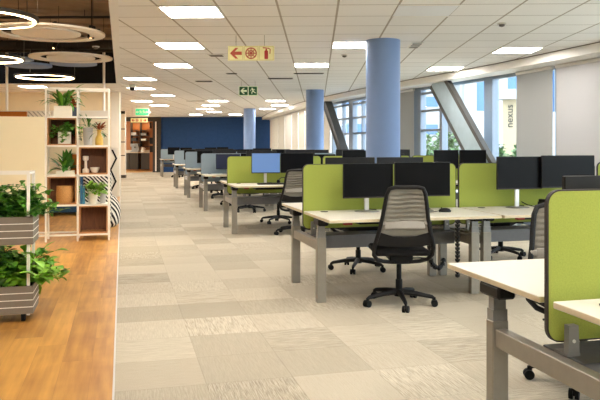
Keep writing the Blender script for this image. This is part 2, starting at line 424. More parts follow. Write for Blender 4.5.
# ------------------------------------------------------------------ room shell
BULK = [(6.2, -5), (6.2, 7.9), (6.15, 10.5), (5.98, 12.6), (5.8, 14.5), (5.66, 16.5), (5.6, 19.0), (5.6, 21.5), (5.8, 25), (6.1, 29), (6.75, 33.9)]
def fx(y, off=0.0):
    for (a0, y0), (a1, y1) in zip(BULK, BULK[1:]):
        if y0 <= y <= y1: return a0+(a1-a0)*(y-y0)/(y1-y0)+off
    return BULK[-1][0]+off
GOFF = .5
YE = -.035
struct(MB().poly([(YE-.01, -5, 0), (9, -5, 0), (9, 31.5, 0), (9, 34, 0), (1.9, 35.4, 0), (YE-.01, 34.2, 0)], -.1).build('floor', M['carpet']))
struct(MB().poly([(-8, -5, 0), (YE-.012, -5, 0), (YE-.012, 34.2, 0), (1.9, 35.42, 0), (2.4, 39.6, 0), (-8, 39.6, 0)], -.1).build('floor_wood', M['wood']))
struct(MB().b2(YE-.016, YE-.004, -5, 34, -.01, .003).build('trim_1', M['alu']))

# white tiled ceiling: right of the beam, and beyond the dark recess
e0 = G(-9, 15.4); rec = [G(-12, 15.45), ]
pA = [(YE, -5, ZC)] + [(x, y, ZC) for x, y in BULK]
pB = G(-2.2, 34.0, ZC); pC = G(-12, 34.0, ZC); pD = G(-12, 15.42, ZC)
# where the recess end (gy = 15.42) meets the beam (x = -.12)
gxb = (-.12 + 15.42*math.sin(ga))/math.cos(ga); pE = G(gxb, 15.42, ZC)
struct(MB().poly([Vector(p) for p in pA] + [pB, pC, pD, Vector((YE, pE.y, ZC))], .08).build('ceiling', M['ceiling']))
# white edge beam along the recess and across its far end
struct(MB().b2(-.125, YE, -5, pE.y, ZC-.012, ZC+.78).build('trim_2', M['bulk']))
o = MB().b2(-9, gxb+.1, 15.40, 15.9, -.012, 0); 
o = struct(o.build('trim_3', M['bulk'])); o.rotation_euler = (0, 0, ga); o.location = (0, 0, ZC)
o = struct(MB().b2(-12, gxb+.02, 15.30, 15.395, ZC+.0, 3.6).build('wall_recess', M['darkrecess'])); o.rotation_euler = (0, 0, ga)
struct(MB().b2(-8, -.126, -5, 16.5, 3.5, 3.6).build('ceiling_recess', M['slab']))
struct(MB().b2(-8.1, -8, -5, 39.6, -.05, 3.6).build('wall_left', M['cream']))
struct(MB().b2(-8, 9, -5.1, -5, -.05, 3.6).build('wall_front', M['white']))
# bulkhead under the curved ceiling edge
m = MB()
for (a0, y0), (a1, y1) in zip(BULK, BULK[1:]):
    q = [(a0, y0), (a1, y1), (a1+.6, y1), (a0+.6, y0)]
    m.poly([(x, y, ZC-.135) for x, y in q], .3)
bmesh.ops.remove_doubles(m.bm, verts=m.bm.verts, dist=.0005)
struct(m.build('trim_4', M['bulk']))
m = MB()
for (a0, y0), (a1, y1) in zip(BULK, BULK[1:]):
    q = [(a0-.012, y0), (a1-.012, y1), (a1+.004, y1), (a0+.004, y0)]
    m.poly([(x, y, ZC-.012) for x, y in q], .011)
struct(m.build('trim_5', M['vent']))

# back wall: navy felt panels, dark jamb, kitchen opening
def gbox(name, mt, x0, x1, y0, y1, z0, z1, parent=None):
    o = MB().b2(x0, x1, y0, y1, z0, z1).build(name, mt, parent); o.rotation_euler = (0, 0, ga); return o
struct(gbox('wall_back', M['bluewall'], -7.72, -1.6, 34.0, 34.2, -.05, ZC))
m = MB()
for gx in (-6.4, -5.0, -3.6): m.b2(gx-.012, gx+.012, 33.985, 34.0, .1, ZC)
o = struct(m.build('trim_6', M['bluewall'])); o.rotation_euler = (0, 0, ga)
struct(gbox('trim_7', M['kitchdark'], -8.12, -7.72, 33.9, 34.25, 0, ZC))
struct(gbox('trim_8', M['white'], -7.99, -7.93, 33.87, 33.905, .05, 2.5))
struct(gbox('wall_kitchen', M['kitchwood'], -10.6, -7.9, 36.6, 36.75, -.05, ZC))
struct(gbox('wall_kitchen_side', M['kitchwood'], -8.0, -7.9, 34.2, 36.6, -.05, ZC))
struct(gbox('trim_9', M['kitchdark'], -11, -8.12, 33.95, 34.2, 2.52, ZC))
struct(gbox('ceiling_kitchen', M['white'], -10.6, -7.9, 34.2, 36.75, 2.6, 2.7))
# cream wall closing the lounge, white wall end, slim white cupboard wall
struct(gbox('wall_lounge', M['cream'], -12, -5.385, 18.0, 18.15, -.05, ZC))
struct(gbox('wall_end', M['white'], -5.38, -5.165, 17.9, 18.06, 0, ZC))
o = struct(gbox('wall_cupboard', M['white'], -8.05, -7.85, 28.0, 28.2, .12, ZC))
m = MB()
for z in (.35+.55, 1.45, 1.98): m.b2(-8.06, -7.84, 27.985, 28.0, z, z+.035)
m.b2(-8.06, -7.84, 27.98, 28.2, 0, .12); m.b2(-8.06, -7.84, 27.985, 28.0, 2.62, ZC)
o = struct(m.build('trim_10', M['kitchdark'])); o.rotation_euler = (0, 0, ga)
# closes the space left of the kitchen, out of sight
struct(gbox('wall_kitchen_left', M['cream'], -12, -9.9, 34.0, 34.15, -.05, ZC))

# round columns
for i, (x, y) in enumerate(((3.35, 8.58), (4.71, 16.75), (4.70, 25.9))):
    o = MB().cyl((0, 0, 0), (0, 0, ZC), .225, n=48).build('column', M['column'], smooth=True, loc=(x, y, 0))
    struct(o)

# ------------------------------------------------------------------ facade: windows, blinds, braces
# y ranges along the facade; kind g = clear glass, a/b/c = blind
MODS = [(33.2, 30.85, 'b'), (30.85, 28.85, 'b'), (28.85, 27.0, 'b'), (27.0, 25.36, 'b'), (25.36, 24.0, 'b'), (24.0, 22.84, 'b'), (22.84, 21.58, 'b'), (21.58, 19.6, 'b'),
        (19.6, 17.95, 'g'), (17.95, 16.5, 'g'), (16.5, 15.0, 'g'), (15.0, 14.05, 'a'), (14.05, 13.08, 'g'), (13.08, 11.42, 'g'), (11.42, 10.54, 'g'),
        (10.54, 9.47, 'a'), (9.47, 7.7, 'c'), (7.7, 5.9, 'g'), (5.9, 4.0, 'g'), (4.0, 1.5, 'g'), (1.5, -1.5, 'g'), (-1.5, -5, 'g')]
blind_lab = {0: 'cream roller blind lowered beside the navy back wall', 1: 'second cream roller blind out from the navy back wall',
  2: 'third cream roller blind out from the navy back wall', 3: 'fourth cream roller blind out from the navy back wall',
  4: 'fifth cream roller blind out from the navy back wall', 5: 'cream roller blind just left of the middle blue column',
  6: 'cream roller blind behind the middle blue column', 7: 'cream roller blind between the middle blue column and the slim dark brace',
  11: 'narrow grey roller blind just right of the big near blue column', 15: 'grey roller blind between the clear glass and the bright mullion at right',
  16: 'wide pale roller blind at the right edge of the photo'}
ZT = ZC-.13
for i, (ya, yb, k) in enumerate(MODS):
    xa, xb = fx(ya, GOFF), fx(yb, GOFF)
    A = Vector((xa, ya, 0)); B = Vector((xb, yb, 0)); dv = (B-A); ln = dv.length; ang = math.atan2(dv.y, dv.x)
    root = bpy.data.objects.new('window_%d' % (i+1), None); col.objects.link(root); root['kind'] = 'structure'
    root.location = A; root.rotation_euler = (0, 0, ang)         # local x runs along the facade, local -y towards the room
    wide = .30 if i in (9, 12) else (.26 if i == 14 else .10)
    fm = M['frame']
    m = MB().b2(-wide/2, wide/2, -.06, .08, 0, ZT).b2(ln-.05, ln+.05, -.05, .08, 0, ZT).b2(0, ln, -.05, .06, 0, .08).b2(0, ln, -.05, .06, ZT-.06, ZT)
    m.build('frame', fm, root)
    if k == 'g':
        m = MB()
        for z in ((.9, 1.66, 2.08, 2.46) if i not in (13, 14) else (.5,)): m.b2(0, ln, -.04, .05, z-.025, z+.025)
        if ln > 1.2 and i < 13: m.b2(ln*.55-.03, ln*.55+.03, -.04, .05, 0, ZT)
        m.build('transom', fm, root)
    MB().b2(0, ln, .0, .012, .05, ZT).build('pane', M['glass'], root)
    if k != 'g':
        bl = thing('roller_blind', blind_lab[i], 'blind', A + Vector((0, 0, 0)), ang, 'roller blinds along the window wall')
        g0 = .045 if i != 16 else .05
        MB().b2(g0, ln-g0, -.115, -.111, .12, ZT-.05).build('fabric', M['blind'+k.upper()], bl)
        MB().b2(g0, ln-g0, -.125, -.10, .10, .125).build('bottom_bar', M['alu'], bl)
        MB().cyl((g0, -.113, ZT-.035), (ln-g0, -.113, ZT-.035), .03, n=12).build('roller_tube', M['alu'], bl)
struct(MB().b2(7.2, 9, 33.25, 33.4, -.05, ZC+.1).build('wall_right', M['white']))

def brace(name, label, p0, p1, w, t, web, fl, n, fw=.03):
    # I-section strut leaning in the facade plane
    p0 = Vector(p0); p1 = Vector(p1); d = (p1-p0).normalized(); nrm = Vector(n).normalized()
    s = d.cross(nrm).normalized(); nrm = s.cross(d)
    def bar(u0, u1, v0, v1):
        m = MB(); vs = []
        for P in (p0, p1):
            for (u, v) in ((u0, v0), (u1, v0), (u1, v1), (u0, v1)): vs.append(m.bm.verts.new(P+s*u+nrm*v-p0))
        for q in ((0, 1, 2, 3), (7, 6, 5, 4), (0, 4, 5, 1), (1, 5, 6, 2), (2, 6, 7, 3), (3, 7, 4, 0)): m.bm.faces.new([vs[k] for k in q])
        return m
    root = bpy.data.objects.new(name, None); col.objects.link(root); root.location = p0
    root['kind'] = 'structure'; root['label'] = label
    bar(-w/2, w/2, -t*.4, t*.4).build('web', web, root)
    bar(-w/2-.03, -w/2+fw, -t/2, t/2).build('flange', fl, root); bar(w/2-fw, w/2+.03, -t/2, t/2).build('flange', fl, root)
brace('brace', 'wide pale steel strut leaning across the window wall', (6.12, 9.82, 0.02), (6.17, 12.86, 2.72), .52, .10, M['brace'], M['brace_dark'], (1, 0, 0), .05)
brace('brace', 'slim dark steel strut leaning across the window wall', (5.78, 16.45, 0.02), (5.72, 19.25, 2.72), .2, .2, M['brace_dark'], M['brace_dark'], (1, 0, 0))

# ------------------------------------------------------------------ outside
struct(MB().b2(7.4, 70, -12, 75, -.3, -.2).build('ground', M['ext_ground']))
t = thing('glass_tower', 'pale blue glazed tower seen high through the window', 'building', (20, 38, -.2))
MB().b2(0, 9, 0, 8, 3.6, 26).build('facade', M['ext_blue'], t)
m = MB()
for k in range(5): m.b2(k*2.1, k*2.1+.8, -.2, 0, 3.6, 26)
for k in range(3): m.b2(-.2, 0, k*2.6, k*2.6+.8, 3.6, 26)
m.build('fin', M['ext_white'], t)
MB().b2(-.2, 12, -.4, 8, 0, 3.6).build('podium', M['ext_white'], t)
t = thing('white_block', 'white building with window bands outside the left window', 'building', (12.2, 39, -.2))
MB().b2(0, 7, 0, 6, 0, 12).build('wall', M['ext_white'], t)
for z in (2.2, 3.9, 5.6): MB().b2(.4, 6.6, -.05, 0, z, z+.6).build('window', M['ext_blue'], t)
t = thing('sign_pylon', 'beige pylon with vertical lettering outside the window', 'sign', (15.5, 24.9, -.2), R(-31))
MB().b2(-.55, .55, 0, .5, 0, 3.4).build('body', M['ext_beige'], t)
MB().b2(-1.0, 1.0, -.35, .6, 3.4, 3.8).build('cap', M['ext_white'], t)
fc = bpy.data.curves.new('lettering', 'FONT'); fc.body = 'nexus'; fc.size = .40; fc.extrude = .01; fc.align_x = 'CENTER'; fc.align_y = 'CENTER'
fo = bpy.data.objects.new('lettering', fc); col.objects.link(fo); fo.parent = t
fo.location = (-.27, -.012, 2.72); fo.rotation_euler = Matrix(((0, -1, 0), (0, 0, -1), (1, 0, 0))).to_euler()
fc.materials.append(M['ext_text'])
bpy.context.view_layer.update()
lm = bpy.data.meshes.new_from_object(fo.evaluated_get(bpy.context.evaluated_depsgraph_get()))
lo_ = bpy.data.objects.new('letters', lm); col.objects.link(lo_); lo_.parent = t; lo_.location = fo.location; lo_.rotation_euler = fo.rotation_euler
bpy.data.objects.remove(fo)
def bush(label, x, y, r, h, seed):
    rr = random.Random(seed); m = MB()
    for k in range(520):
        a = rr.random()*6.283; b = math.acos(rr.uniform(-.1, 1)); q = rr.uniform(.6, 1)
        m.leaf((r*q*math.sin(b)*math.cos(a), r*q*math.sin(b)*math.sin(a), h*.25+h*.7*q*math.cos(b)), rr.random()*6.283, rr.uniform(-.3, 1.1),   .26, .15, .6, n=2, stem=.0)
    t = thing('bush', label, 'bush', (x, y, -.2), group='bushes outside the window')
    m.build('foliage', M['ext_leaf'], t); MB().cyl((0, 0, 0), (0, 0, h*.5), .05, n=6).build('stem', M['stem'], t)
bush('green bush below the beige lettered pylon outside', 13.9, 21.9, .55, 1.75, 1)
bush('green bush outside, left of the beige lettered pylon', 12.2, 20.9, .45, 1.7, 2)
bush('green bush outside the glass left of the wide steel strut', 12.9, 26.0, .75, 2.3, 3)
bush('green bush outside the glass near the grey blind by the big column', 11.4, 25.0, .7, 2.1, 4)

# ------------------------------------------------------------------ bench desks
W = 1.535; PITCH = 1.565; X0 = 1.60
def make_bench():
    root = thing('bench_desk', 'x', 'desk')
    for s in (-1, 1):
        top = MB().b2(0, W, s*.045 if s > 0 else -.845, .845 if s > 0 else -.045, D-.026, D, bev=.003).build('desktop', M['desk'], root, edge=M['edge'])
        MB().cyl((.16, s*.16, D), (.16, s*.16, D+.004), .035, n=16).build('cable_grommet', M['black'], top)
        for x in (.047, W-.042):
            lg = MB().b2(x-.04, x+.04, s*.44-.03, s*.44+.03, 0, .555, bev=.004).build('leg', M['steel'], root)
            MB().b2(x-.036, x+.036, s*.44-.026, s*.44+.026, .555, .605).b2(x-.031, x+.031, s*.44-.022, s*.44+.022, .605, .66).build('inner_tube', M['steel2'], lg)
            MB().b2(x-.045, x+.045, s*.44-.085, s*.44+.085, .66, D-.0265, bev=.01).build('bracket', M['black'], lg)
            MB().b2(x-.036, x+.036, s*.44-.026, s*.44+.026, 0, .012).build('foot', M['black'], lg)
        c = MB().b2(.13, .20, s*.81-.025, s*.81+.025, D-.046, D-.0265, bev=.004).build('height_switch', M['red'], root)
        MB().b2(.35, .95, s*.45-.12, s*.45+.12, D-.075, D-.0265, bev=.004).build('motor_housing', M['black'], root)
    for x in (.047, W-.042):
        MB().b2(x-.028, x+.028, -.41, .41, .44, .52, bev=.003).build('side_beam', M['steel'], root)
    MB().b2(.076, W-.076, -.13, .13, .515, .525).b2(.076, W-.076, -.13, -.12, .41, .525).b2(.076, W-.076, .12, .13, .41, .525).build('cable_tray', M['tray'], root)
    index_tree(root); return root
def make_divider():
    root = thing('desk_divider', 'x', 'divider')
    z0, z1 = .575, 1.17
    MB().prism(rrect(.006, W-.006, z0+.006, z1-.006, .05), -.0115, .0115).build('panel', M['green'], root)
    MB().ring(rrect(0, W, z0, z1, .056), rrect(.0055, W-.0055, z0+.0055, z1-.0055, .0505), -.0105, .0105).build('edge_trim', M['trim_dark'], root)
    for x in (.095, W-.11):
        k = MB().prism([(x-.024, .526), (x+.026, .526), (x+.021, .645), (x-.021, .645)], -.042, -.0118).b2(x-.03, x+.03, -.042, .04, .5255, .535).build('clamp', M['steel2'], root)
        MB().cyl((x, -.046, .585), (x, -.041, .585), .007, n=12).build('bolt', M['alu'], k)
    index_tree(root); return root
bench0 = make_bench(); div0 = make_divider()
POD = {'P': 2.365, 'A': 6.11, 'B': 10.80, 'C': 14.5, 'D': 18.2, 'E': 22.1, 'F': 30.0}
BAYS = {'P': 1, 'A': 3, 'B': 3, 'C': 2, 'D': 2, 'E': 2, 'F': 2}
rowname = {'P': 'the nearest green bench at the right edge', 'A': 'the second green row from the front', 'B': 'the third green row, behind the big blue column',
           'C': 'the first blue-grey row', 'D': 'the second blue-grey row', 'E': 'the third blue-grey row', 'F': 'the farthest blue-grey row'}
bayname = {0: 'aisle', 1: 'window', 2: 'window'}
benchlab = {'P0': 'white-topped double desk nearest the camera, cut by the right edge',
 'A0': 'white double desk with the grey mesh chair in front, aisle end of second green row', 'A1': 'white double desk with a desk phone, right of the front mesh chair',
 'A2': 'white double desk at the right edge, mostly hidden behind the nearest green divider',
 'B0': 'white double desk at the aisle carrying the lit blue monitor', 'B1': 'white double desk just beyond the big near blue column', 'B2': 'white double desk by the window end of the third green row'}
divlab = {'P0': 'large lime green felt divider nearest the camera at the right edge', 'A0': 'lime green felt divider behind the two black monitors at centre',
 'A1': 'lime green felt divider behind the silver-stand monitor, below the windows', 'A2': 'lime green divider sliver at the far right edge behind the monitors',
 'B0': 'lime green felt divider behind the lit blue monitor', 'B1': 'lime green divider showing either side of the big blue column', 'B2': 'lime green divider below the leaning steel strut'}
first = [True, True]
M_green, M_blue = M['green'], M['bluegrey']
div_meshes = {}
for r in 'PABCDEF':
    for b in range(BAYS[r]):
        key = r+str(b); loc = (X0+PITCH*b, POD[r], 0)
        lab = benchlab.get(key) or ('white double desk, %s end of %s' % (bayname[b], rowname[r]))
        if first[0]: bench0.location = loc; bench0['label'] = lab; bench0['group'] = 'bench desks in rows'; first[0] = False; o = bench0
        else: o = dup(bench0, lab, loc, 0, 'bench desks in rows')
        lab = divlab.get(key) or ('blue-grey felt divider, %s end of %s' % (bayname[b], rowname[r]))
        if first[1]: div0.location = loc; div0['label'] = lab; div0['group'] = 'felt dividers on the bench desks'; first[1] = False
        else:
            d_ = dup(div0, lab, loc, 0, 'felt dividers on the bench desks')
            if r in 'CDEF':
                for ch in KIDS[d_.name]:
                    if ch.name.startswith(('panel', 'edge_trim')):
                        kk = ch.name.split('.')[0]
                        if kk not in div_meshes:
                            me = ch.data.copy(); me.materials[0] = M['bluegrey'] if kk == 'panel' else M['trim_grey']; div_meshes[kk] = me
                        ch.data = div_meshes[kk]
# hanging cable spines under the second green row
def spine(name, label, pts, r=.02):
    t = thing(name, label, 'cable spine', (0, 0, 0), group='black cable spines')
    base = Vector(pts[0]); t.location = (base.x, base.y, 0)
    m = MB(); P = [Vector(p)-Vector((base.x, base.y, 0)) for p in pts]
    L_ = 0
    for a, b in zip(P, P[1:]):
        n = max(1, int((b-a).length/.034))
        for k in range(n):
            p = a+(b-a)*(k+.15)/n; q = a+(b-a)*(k+.85)/n
            m.cyl(p, q, r*1.35, r, n=8)
    m.build('links', M['chain'], t)
    MB().tube(P, r*.6, n=6).build('cable', M['black2'], t)
    return t

# ------------------------------------------------------------------ monitors
def make_monitor(w=.50, h=.312, z0=.13, scr='screen'):
    root = thing('monitor', 'x', 'monitor')
    d = MB().b2(-w/2, w/2, -.012, .012, z0, z0+h, bev=.004).box((0, .022, z0+h*.5), (w*.55, .022, h*.55), bev=.008).build('display', M['monback'], root)
    MB().b2(-w/2+.006, w/2-.006, -.0135, -.0122, z0+.012, z0+h-.006).build('screen', M[scr], d)
    MB().b2(-w/2+.003, w/2-.003, -.0138, -.0122, z0+.002, z0+.011).build('chin', M['trim_dark'], d)
    MB().b2(-.022, .022, .034, .052, .008, z0+h*.6, bev=.004).build('neck', M['alu'], root)
    MB().lathe([(0, 0), (.115, 0), (.115, .005), (.10, .009), (0, .009)], (0, .03, 0), n=32, sy=.85).build('base', M['steel2'], root, smooth=True)
    cb = MB().tube([(.01, .055, z0+.03), (.02, .10, z0-.02), (.015, .09, .05), (.05, .12, .012), (.12, .11, .008)], .004, n=6).build('cable', M['black'], root)
    index_tree(root); return root
mon0 = make_monitor()
mon_meshes = {}
first_mon = [True]
def monitor(label, x, y, facing, top=1.18, scr=None, yaw=0.0, group='monitors on the desks', sx=1.0):
    """facing -1: screen towards the camera side, +1: away"""
    rz = (0 if facing < 0 else math.pi) + R(yaw)
    if first_mon[0]:
        o = mon0; first_mon[0] = False; o.location = (x, y, D); o.rotation_euler = (0, 0, rz); o['label'] = label; o['group'] = group
        o['label'] = label
    else: o = dup(mon0, label, (x, y, D), rz, group)
    for ch in KIDS[o.name]:
        if ch.name.startswith('display'):
            ch.location.z = top-(D+.13+.312); ch.scale.x = sx
            if scr:
                for s in KIDS[ch.name]:
                    if s.name.startswith('screen'):
                        if scr not in mon_meshes: me = s.data.copy(); me.materials[0] = M[scr]; mon_meshes[scr] = me
                        s.data = mon_meshes[scr]
    return o
yn = -.255; yf = .24
def my(r, s): return POD[r] + (yn if s < 0 else yf)
monitor('black monitor left of the pair behind the front mesh chair', 2.145, 5.86, -1, 1.18, sx=.95)
monitor('black monitor right of the pair, partly hidden by the front mesh chair', 2.645, 5.80, -1, 1.19, yaw=-4, sx=1.06)
monitor('black monitor on a silver stand, left of the pair by the windows', 3.675, 5.86, -1, 1.235, sx=.96)
monitor('black monitor touching the right edge of the silver-stand one', 4.18, 5.82, -1, 1.245, sx=1.17)
monitor('dark monitor back peeking over the central green divider, left', 2.14, my('A', 1), 1, 1.225)
monitor('dark monitor back peeking over the central green divider, right', 2.66, my('A', 1), 1, 1.225, yaw=4)
monitor('dark monitor edge rising behind the nearest large green divider', 2.115, 2.63, 1, 1.21, sx=1.0)
monitor('lit blue monitor on the aisle end of the third green row', 2.165, 10.52, -1, 1.22, scr='screen_blue', sx=.9)
monitor('black monitor right beside the lit blue one', 2.66, 10.50, -1, 1.22, sx=1.06)
monitor('black monitor just left of the big blue column', 3.67, my('B', -1), -1, 1.26)
monitor('black monitor half hidden behind the right side of the big blue column', 4.18, my('B', -1), -1, 1.26)
monitor('black monitor left of the pair under the leaning steel strut', 5.24, my('B', -1), -1, 1.262, sx=.9)
monitor('black monitor right of the pair under the leaning steel strut', 5.73, my('B', -1), -1, 1.262, sx=1.02, yaw=3)
monitor('dark monitor back behind the lit blue monitor, left', 2.20, my('B', 1), 1, 1.25)
monitor('dark monitor back with a pale mark, above the black monitor beside the lit blue one', 2.85, my('B', 1), 1, 1.27)
monitor('dark monitor back just left of the big blue column, far side', 3.72, my('B', 1), 1, 1.27)
monitor('dark monitor back just right of the big blue column', 4.55, my('B', 1), 1, 1.27)
for r, tops in (('C', (1.16, 1.24)), ('D', (1.2, 1.24)), ('E', (1.2, 1.22)), ('F', (1.24, 1.24))):
    for b in range(BAYS[r]):
        for s in (-1, 1):
            if r == 'F' and s > 0: continue
            for k in (0, 1):
                if (r, b, s, k) in {('C', 1, -1, 0), ('D', 0, -1, 1), ('D', 1, -1, 0), ('E', 0, -1, 1), ('E', 0, 1, 1), ('E', 1, 1, 0)}: continue   # wholly hidden in the photo
                lab = '%s, %s end of %s, %s of pair' % ('navy-sheened monitor' if (r, b, s, k) == ('C', 0, -1, 0) else ('dark monitor' if s < 0 else 'dark monitor back'),
                      bayname[b], rowname[r]+(' near side' if s < 0 else ' far side'), 'left' if k == 0 else 'right')
                monitor(lab, X0+PITCH*b+.53+.52*k, my(r, s), s, tops[0 if s < 0 else 1]+rnd.uniform(-.015, .02), scr='screen_navy' if (r, b, s, k) == ('C', 0, -1, 0) else None,
                        yaw=rnd.uniform(-4, 4), group='monitors on the blue-grey rows')

# ------------------------------------------------------------------ chairs
def make_chair():
    root = thing('office_chair', 'x', 'chair')
    # backrest frame: a rounded loop that narrows to the top and sweeps forward under the seat
    side = [(.0, -.335, 1.045), (.11, -.335, 1.045), (.168, -.332, 1.032), (.194, -.325, .985), (.211, -.31, .90), (.232, -.285, .78), (.257, -.262, .68), (.282, -.245, .60),
            (.302, -.225, .53), (.302, -.195, .465), (.262, -.155, .42), (.19, -.11, .395), (.09, -.085, .385), (0, -.08, .383)]
    side = [(x*.83, y, z) for x, y, z in side]
    loop = [(x, y, z) for x, y, z in side] + [(-x, y, z) for x, y, z in side[-2:0:-1]]
    fr = MB().tube(loop, .0155, n=8, closed=True, flat=(1.15, 1.0))
    # solid lower web of the shell
    fr.bm.verts.ensure_lookup_table()
    web = [(.224, .64), (.243, .575), (.232, .555), (.14, .54), (0, .535)]
    pts = web + [(-x, z) for x, z in web[-2::-1]] + [(-.20, .66), (-.10, .628), (0, .62), (.10, .628), (.20, .66)]
    w = MB(); N = len(pts)
    a = [w.bm.verts.new((x, -.238-(z-.6)*.18-.012, z)) for x, z in pts]; b_ = [w.bm.verts.new((x, -.238-(z-.6)*.18+.012, z)) for x, z in pts]
    w.bm.faces.new(a); w.bm.faces.new(b_[::-1])
    for i in range(N): w.bm.faces.new((a[i], b_[i], b_[(i+1) % N], a[(i+1) % N]))
    fo = fr.build('back_frame', M['black'], root, smooth=True)
    w.build('lower_shell', M['black'], fo)
    # rippled mesh
    m = MB(); rows = 46; cols = 12; grid = []
    def halfw(z):
        for (x0, _, z0), (x1, _, z1) in zip(side[3:], side[4:]):
            if z1 <= z <= z0: return x0+(x1-x0)*(z0-z)/(z0-z1)
        return .19
    def yb(z):
        for (_, y0, z0), (_, y1, z1) in zip(side[1:], side[2:]):
            if z1 <= z <= z0: return y0+(y1-y0)*(z0-z)/(z0-z1) if z0 != z1 else y0
        return -.33
    for i in range(rows+1):
        z = .625+(1.038-.625)*i/rows; hw = halfw(z)-.008
        if z > .99: hw = .152-(z-.99)*.6
        row = []
        for j in range(cols+1):
            t = -1+2*j/cols
            rip = .009*math.sin(i*2*math.pi/4.2+.8*math.sin(j*.55)) if 5 < i < 42 else 0
            row.append(m.bm.verts.new((hw*t, yb(z)+.028*(1-t*t)*.6+rip*(1-abs(t)**4), z)))
        grid.append(row)
    for A, B in zip(grid, grid[1:]):
        for j in range(cols): m.bm.faces.new((A[j], A[j+1], B[j+1], B[j]))
    me = m.build('backrest_mesh', M['mesh'], root, smooth=True)
    md = me.modifiers.new('t', 'SOLIDIFY'); md.thickness = .004
    MB().box((0, -.268, .735), (.34, .018, .085), rot=(R(-8), 0, 0), bev=.008, seg=2).box((-.185, -.272, .745), (.05, .022, .035), bev=.006).box((.185, -.272, .745), (.05, .022, .035), bev=.006).build('lumbar_support', M['lumbar'], root, smooth=True)
    # seat
    s = MB().box((0, .04, .475), (.47, .46, .055), bev=.026, seg=3)
    s.build('seat', M['seat'], root, smooth=True)
    MB().box((0, .0, .42), (.20, .26, .06), bev=.012).box((0, -.07, .392), (.12, .12, .03), bev=.006).build('tilt_mechanism', M['black2'], root)
    MB().cyl((0, 0, .09), (0, 0, .385), .022, n=16).cyl((0, 0, .08), (0, 0, .22), .03, n=16).build('gas_lift', M['black2'], root, smooth=True)
    for sgn in (1,):
        MB().tube([(.08, .02, .40), (.2, .03, .40), (.26, .03, .395)], .007, n=6).build('lever', M['black'], root)
    b = MB().cyl((0, 0, .075), (0, 0, .135), .042, .034, n=16)
    for k in range(5):
        a = R(72*k-90)
        c, s_ = math.cos(a), math.sin(a)
        b.tube([(.02*c, .02*s_, .112), (.15*c, .15*s_, .102), (.285*c, .285*s_, .082), (.302*c, .302*s_, .072)], [.026, .022, .017, .014], n=8)
        b.cyl((.295*c, .295*s_, .055), (.295*c, .295*s_, .085), .008, n=8)
    bo = b.build('base', M['black'], root, smooth=True)
    for k in range(5):
        a = R(72*k-90); c, s_ = math.cos(a), math.sin(a); px, py = .307*c, .307*s_
        ax = Vector((-s_, c, 0)).normalized()
        tw = R(rnd.uniform(-50, 50)); ax = Matrix.Rotation(tw, 3, 'Z') @ ax
        p = Vector((px, py, .029))
        cs = MB().cyl(p-ax*.027, p-ax*.006, .029, n=18).cyl(p+ax*.006, p+ax*.027, .029, n=18).cyl(p-ax*.02, p+ax*.02, .012, n=10).cyl(p+Vector((0, 0, .0)), p+Vector((0, 0, .05)), .01, n=8)
        cs.build('caster', M['black2'], root, smooth=True)
    index_tree(root); return root
chair0 = make_chair()
chairs = [('grey mesh office chair in front, back to the camera, at the central desk', 2.265, 5.435, -12),
  ('office chair on the far side of the central desk, mostly hidden behind the green divider', 2.47, 7.06, 186),
  ('office chair beyond the desk of the silver-stand monitor, only its base showing under the tray', 4.40, 7.42, 160),
  ('office chair behind the nearest desk, its back edge showing left of the large green divider', 2.53, 3.38, 170),
  ('grey mesh office chair at the desk with the lit blue monitor', 2.52, 10.12, -6),
  ('office chair beyond the lit blue monitor desk, base showing under the tray', 2.62, 11.66, 172),
  ('office chair at the near side of the first blue-grey row, base showing under its desk', 2.5, 13.75, 8),
  ('office chair at the far side of the first blue-grey row', 2.45, 15.4, 190),
  ('office chair at the near side of the second blue-grey row', 2.45, 17.45, 12),
  ('office chair at the far side of the second blue-grey row', 2.4, 19.1, 174),
  ('office chair at the near side of the third blue-grey row', 2.4, 21.35, -8),
  ('office chair at the near side of the farthest row by the navy wall', 2.3, 29.2, 0)]
for i, (lab, x, y, a) in enumerate(chairs):
    if i == 0: o = chair0; o.scale = (.965, .965, .965); o['label'] = lab; o['group'] = 'office chairs at the desks'; o.location = (x, y, 0); o.rotation_euler = (0, 0, R(a))
    else: o = dup(chair0, lab, (x, y, 0), R(a), 'office chairs at the desks'); o.scale.z = .935 if i in (3, 4) else .965

spine('cable_spine', 'black cable spine hanging in a loop under the desk right of the front mesh chair', [(2.80, 5.98, .70), (2.80, 5.98, .33), (2.82, 5.98, .23), (2.88, 5.98, .18), (2.94, 6.0, .20), (2.965, 6.01, .27)])
spine('cable_spine', 'straight black cable spine hanging right of the looped one', [(2.955, 5.72, .70), (2.955, 5.72, .14)], .019)

# ------------------------------------------------------------------ small desk things
def mouse(label, x, y, rz):
    t = thing('computer_mouse', label, 'mouse', (x, y, D), R(rz), 'computer mice')
    MB().lathe([(0, 0), (.03, 0), (.032, .012), (.026, .028), (.012, .036), (0, .037)], n=20, sy=1.75).build('shell', M['black'], t, smooth=True)
    MB().cyl((-.004, .03, .034), (.004, .03, .034), .007, n=10).build('scroll_wheel', M['black2'], t)
    MB().tube([(0, .055, .008), (-.03, .10, .006), (-.07, .14, .006), (-.09, .2, .006)], .003, n=6).build('cable', M['black'], t)
mouse('black computer mouse on the white desk right of the front mesh chair', 2.80, 5.66, 70)
t = thing('desk_phone', 'black desk phone with cord beside the silver monitor stand', 'phone', (4.0, 5.82, D), R(10))
MB().prism([(-.09, 0), (.09, 0), (.09, .035), (-.09, .055)], -.09, .09).build('body', M['phone'], t)
MB().box((-.055, 0, .065), (.045, .2, .03), bev=.012, seg=2).build('handset', M['black'], t)
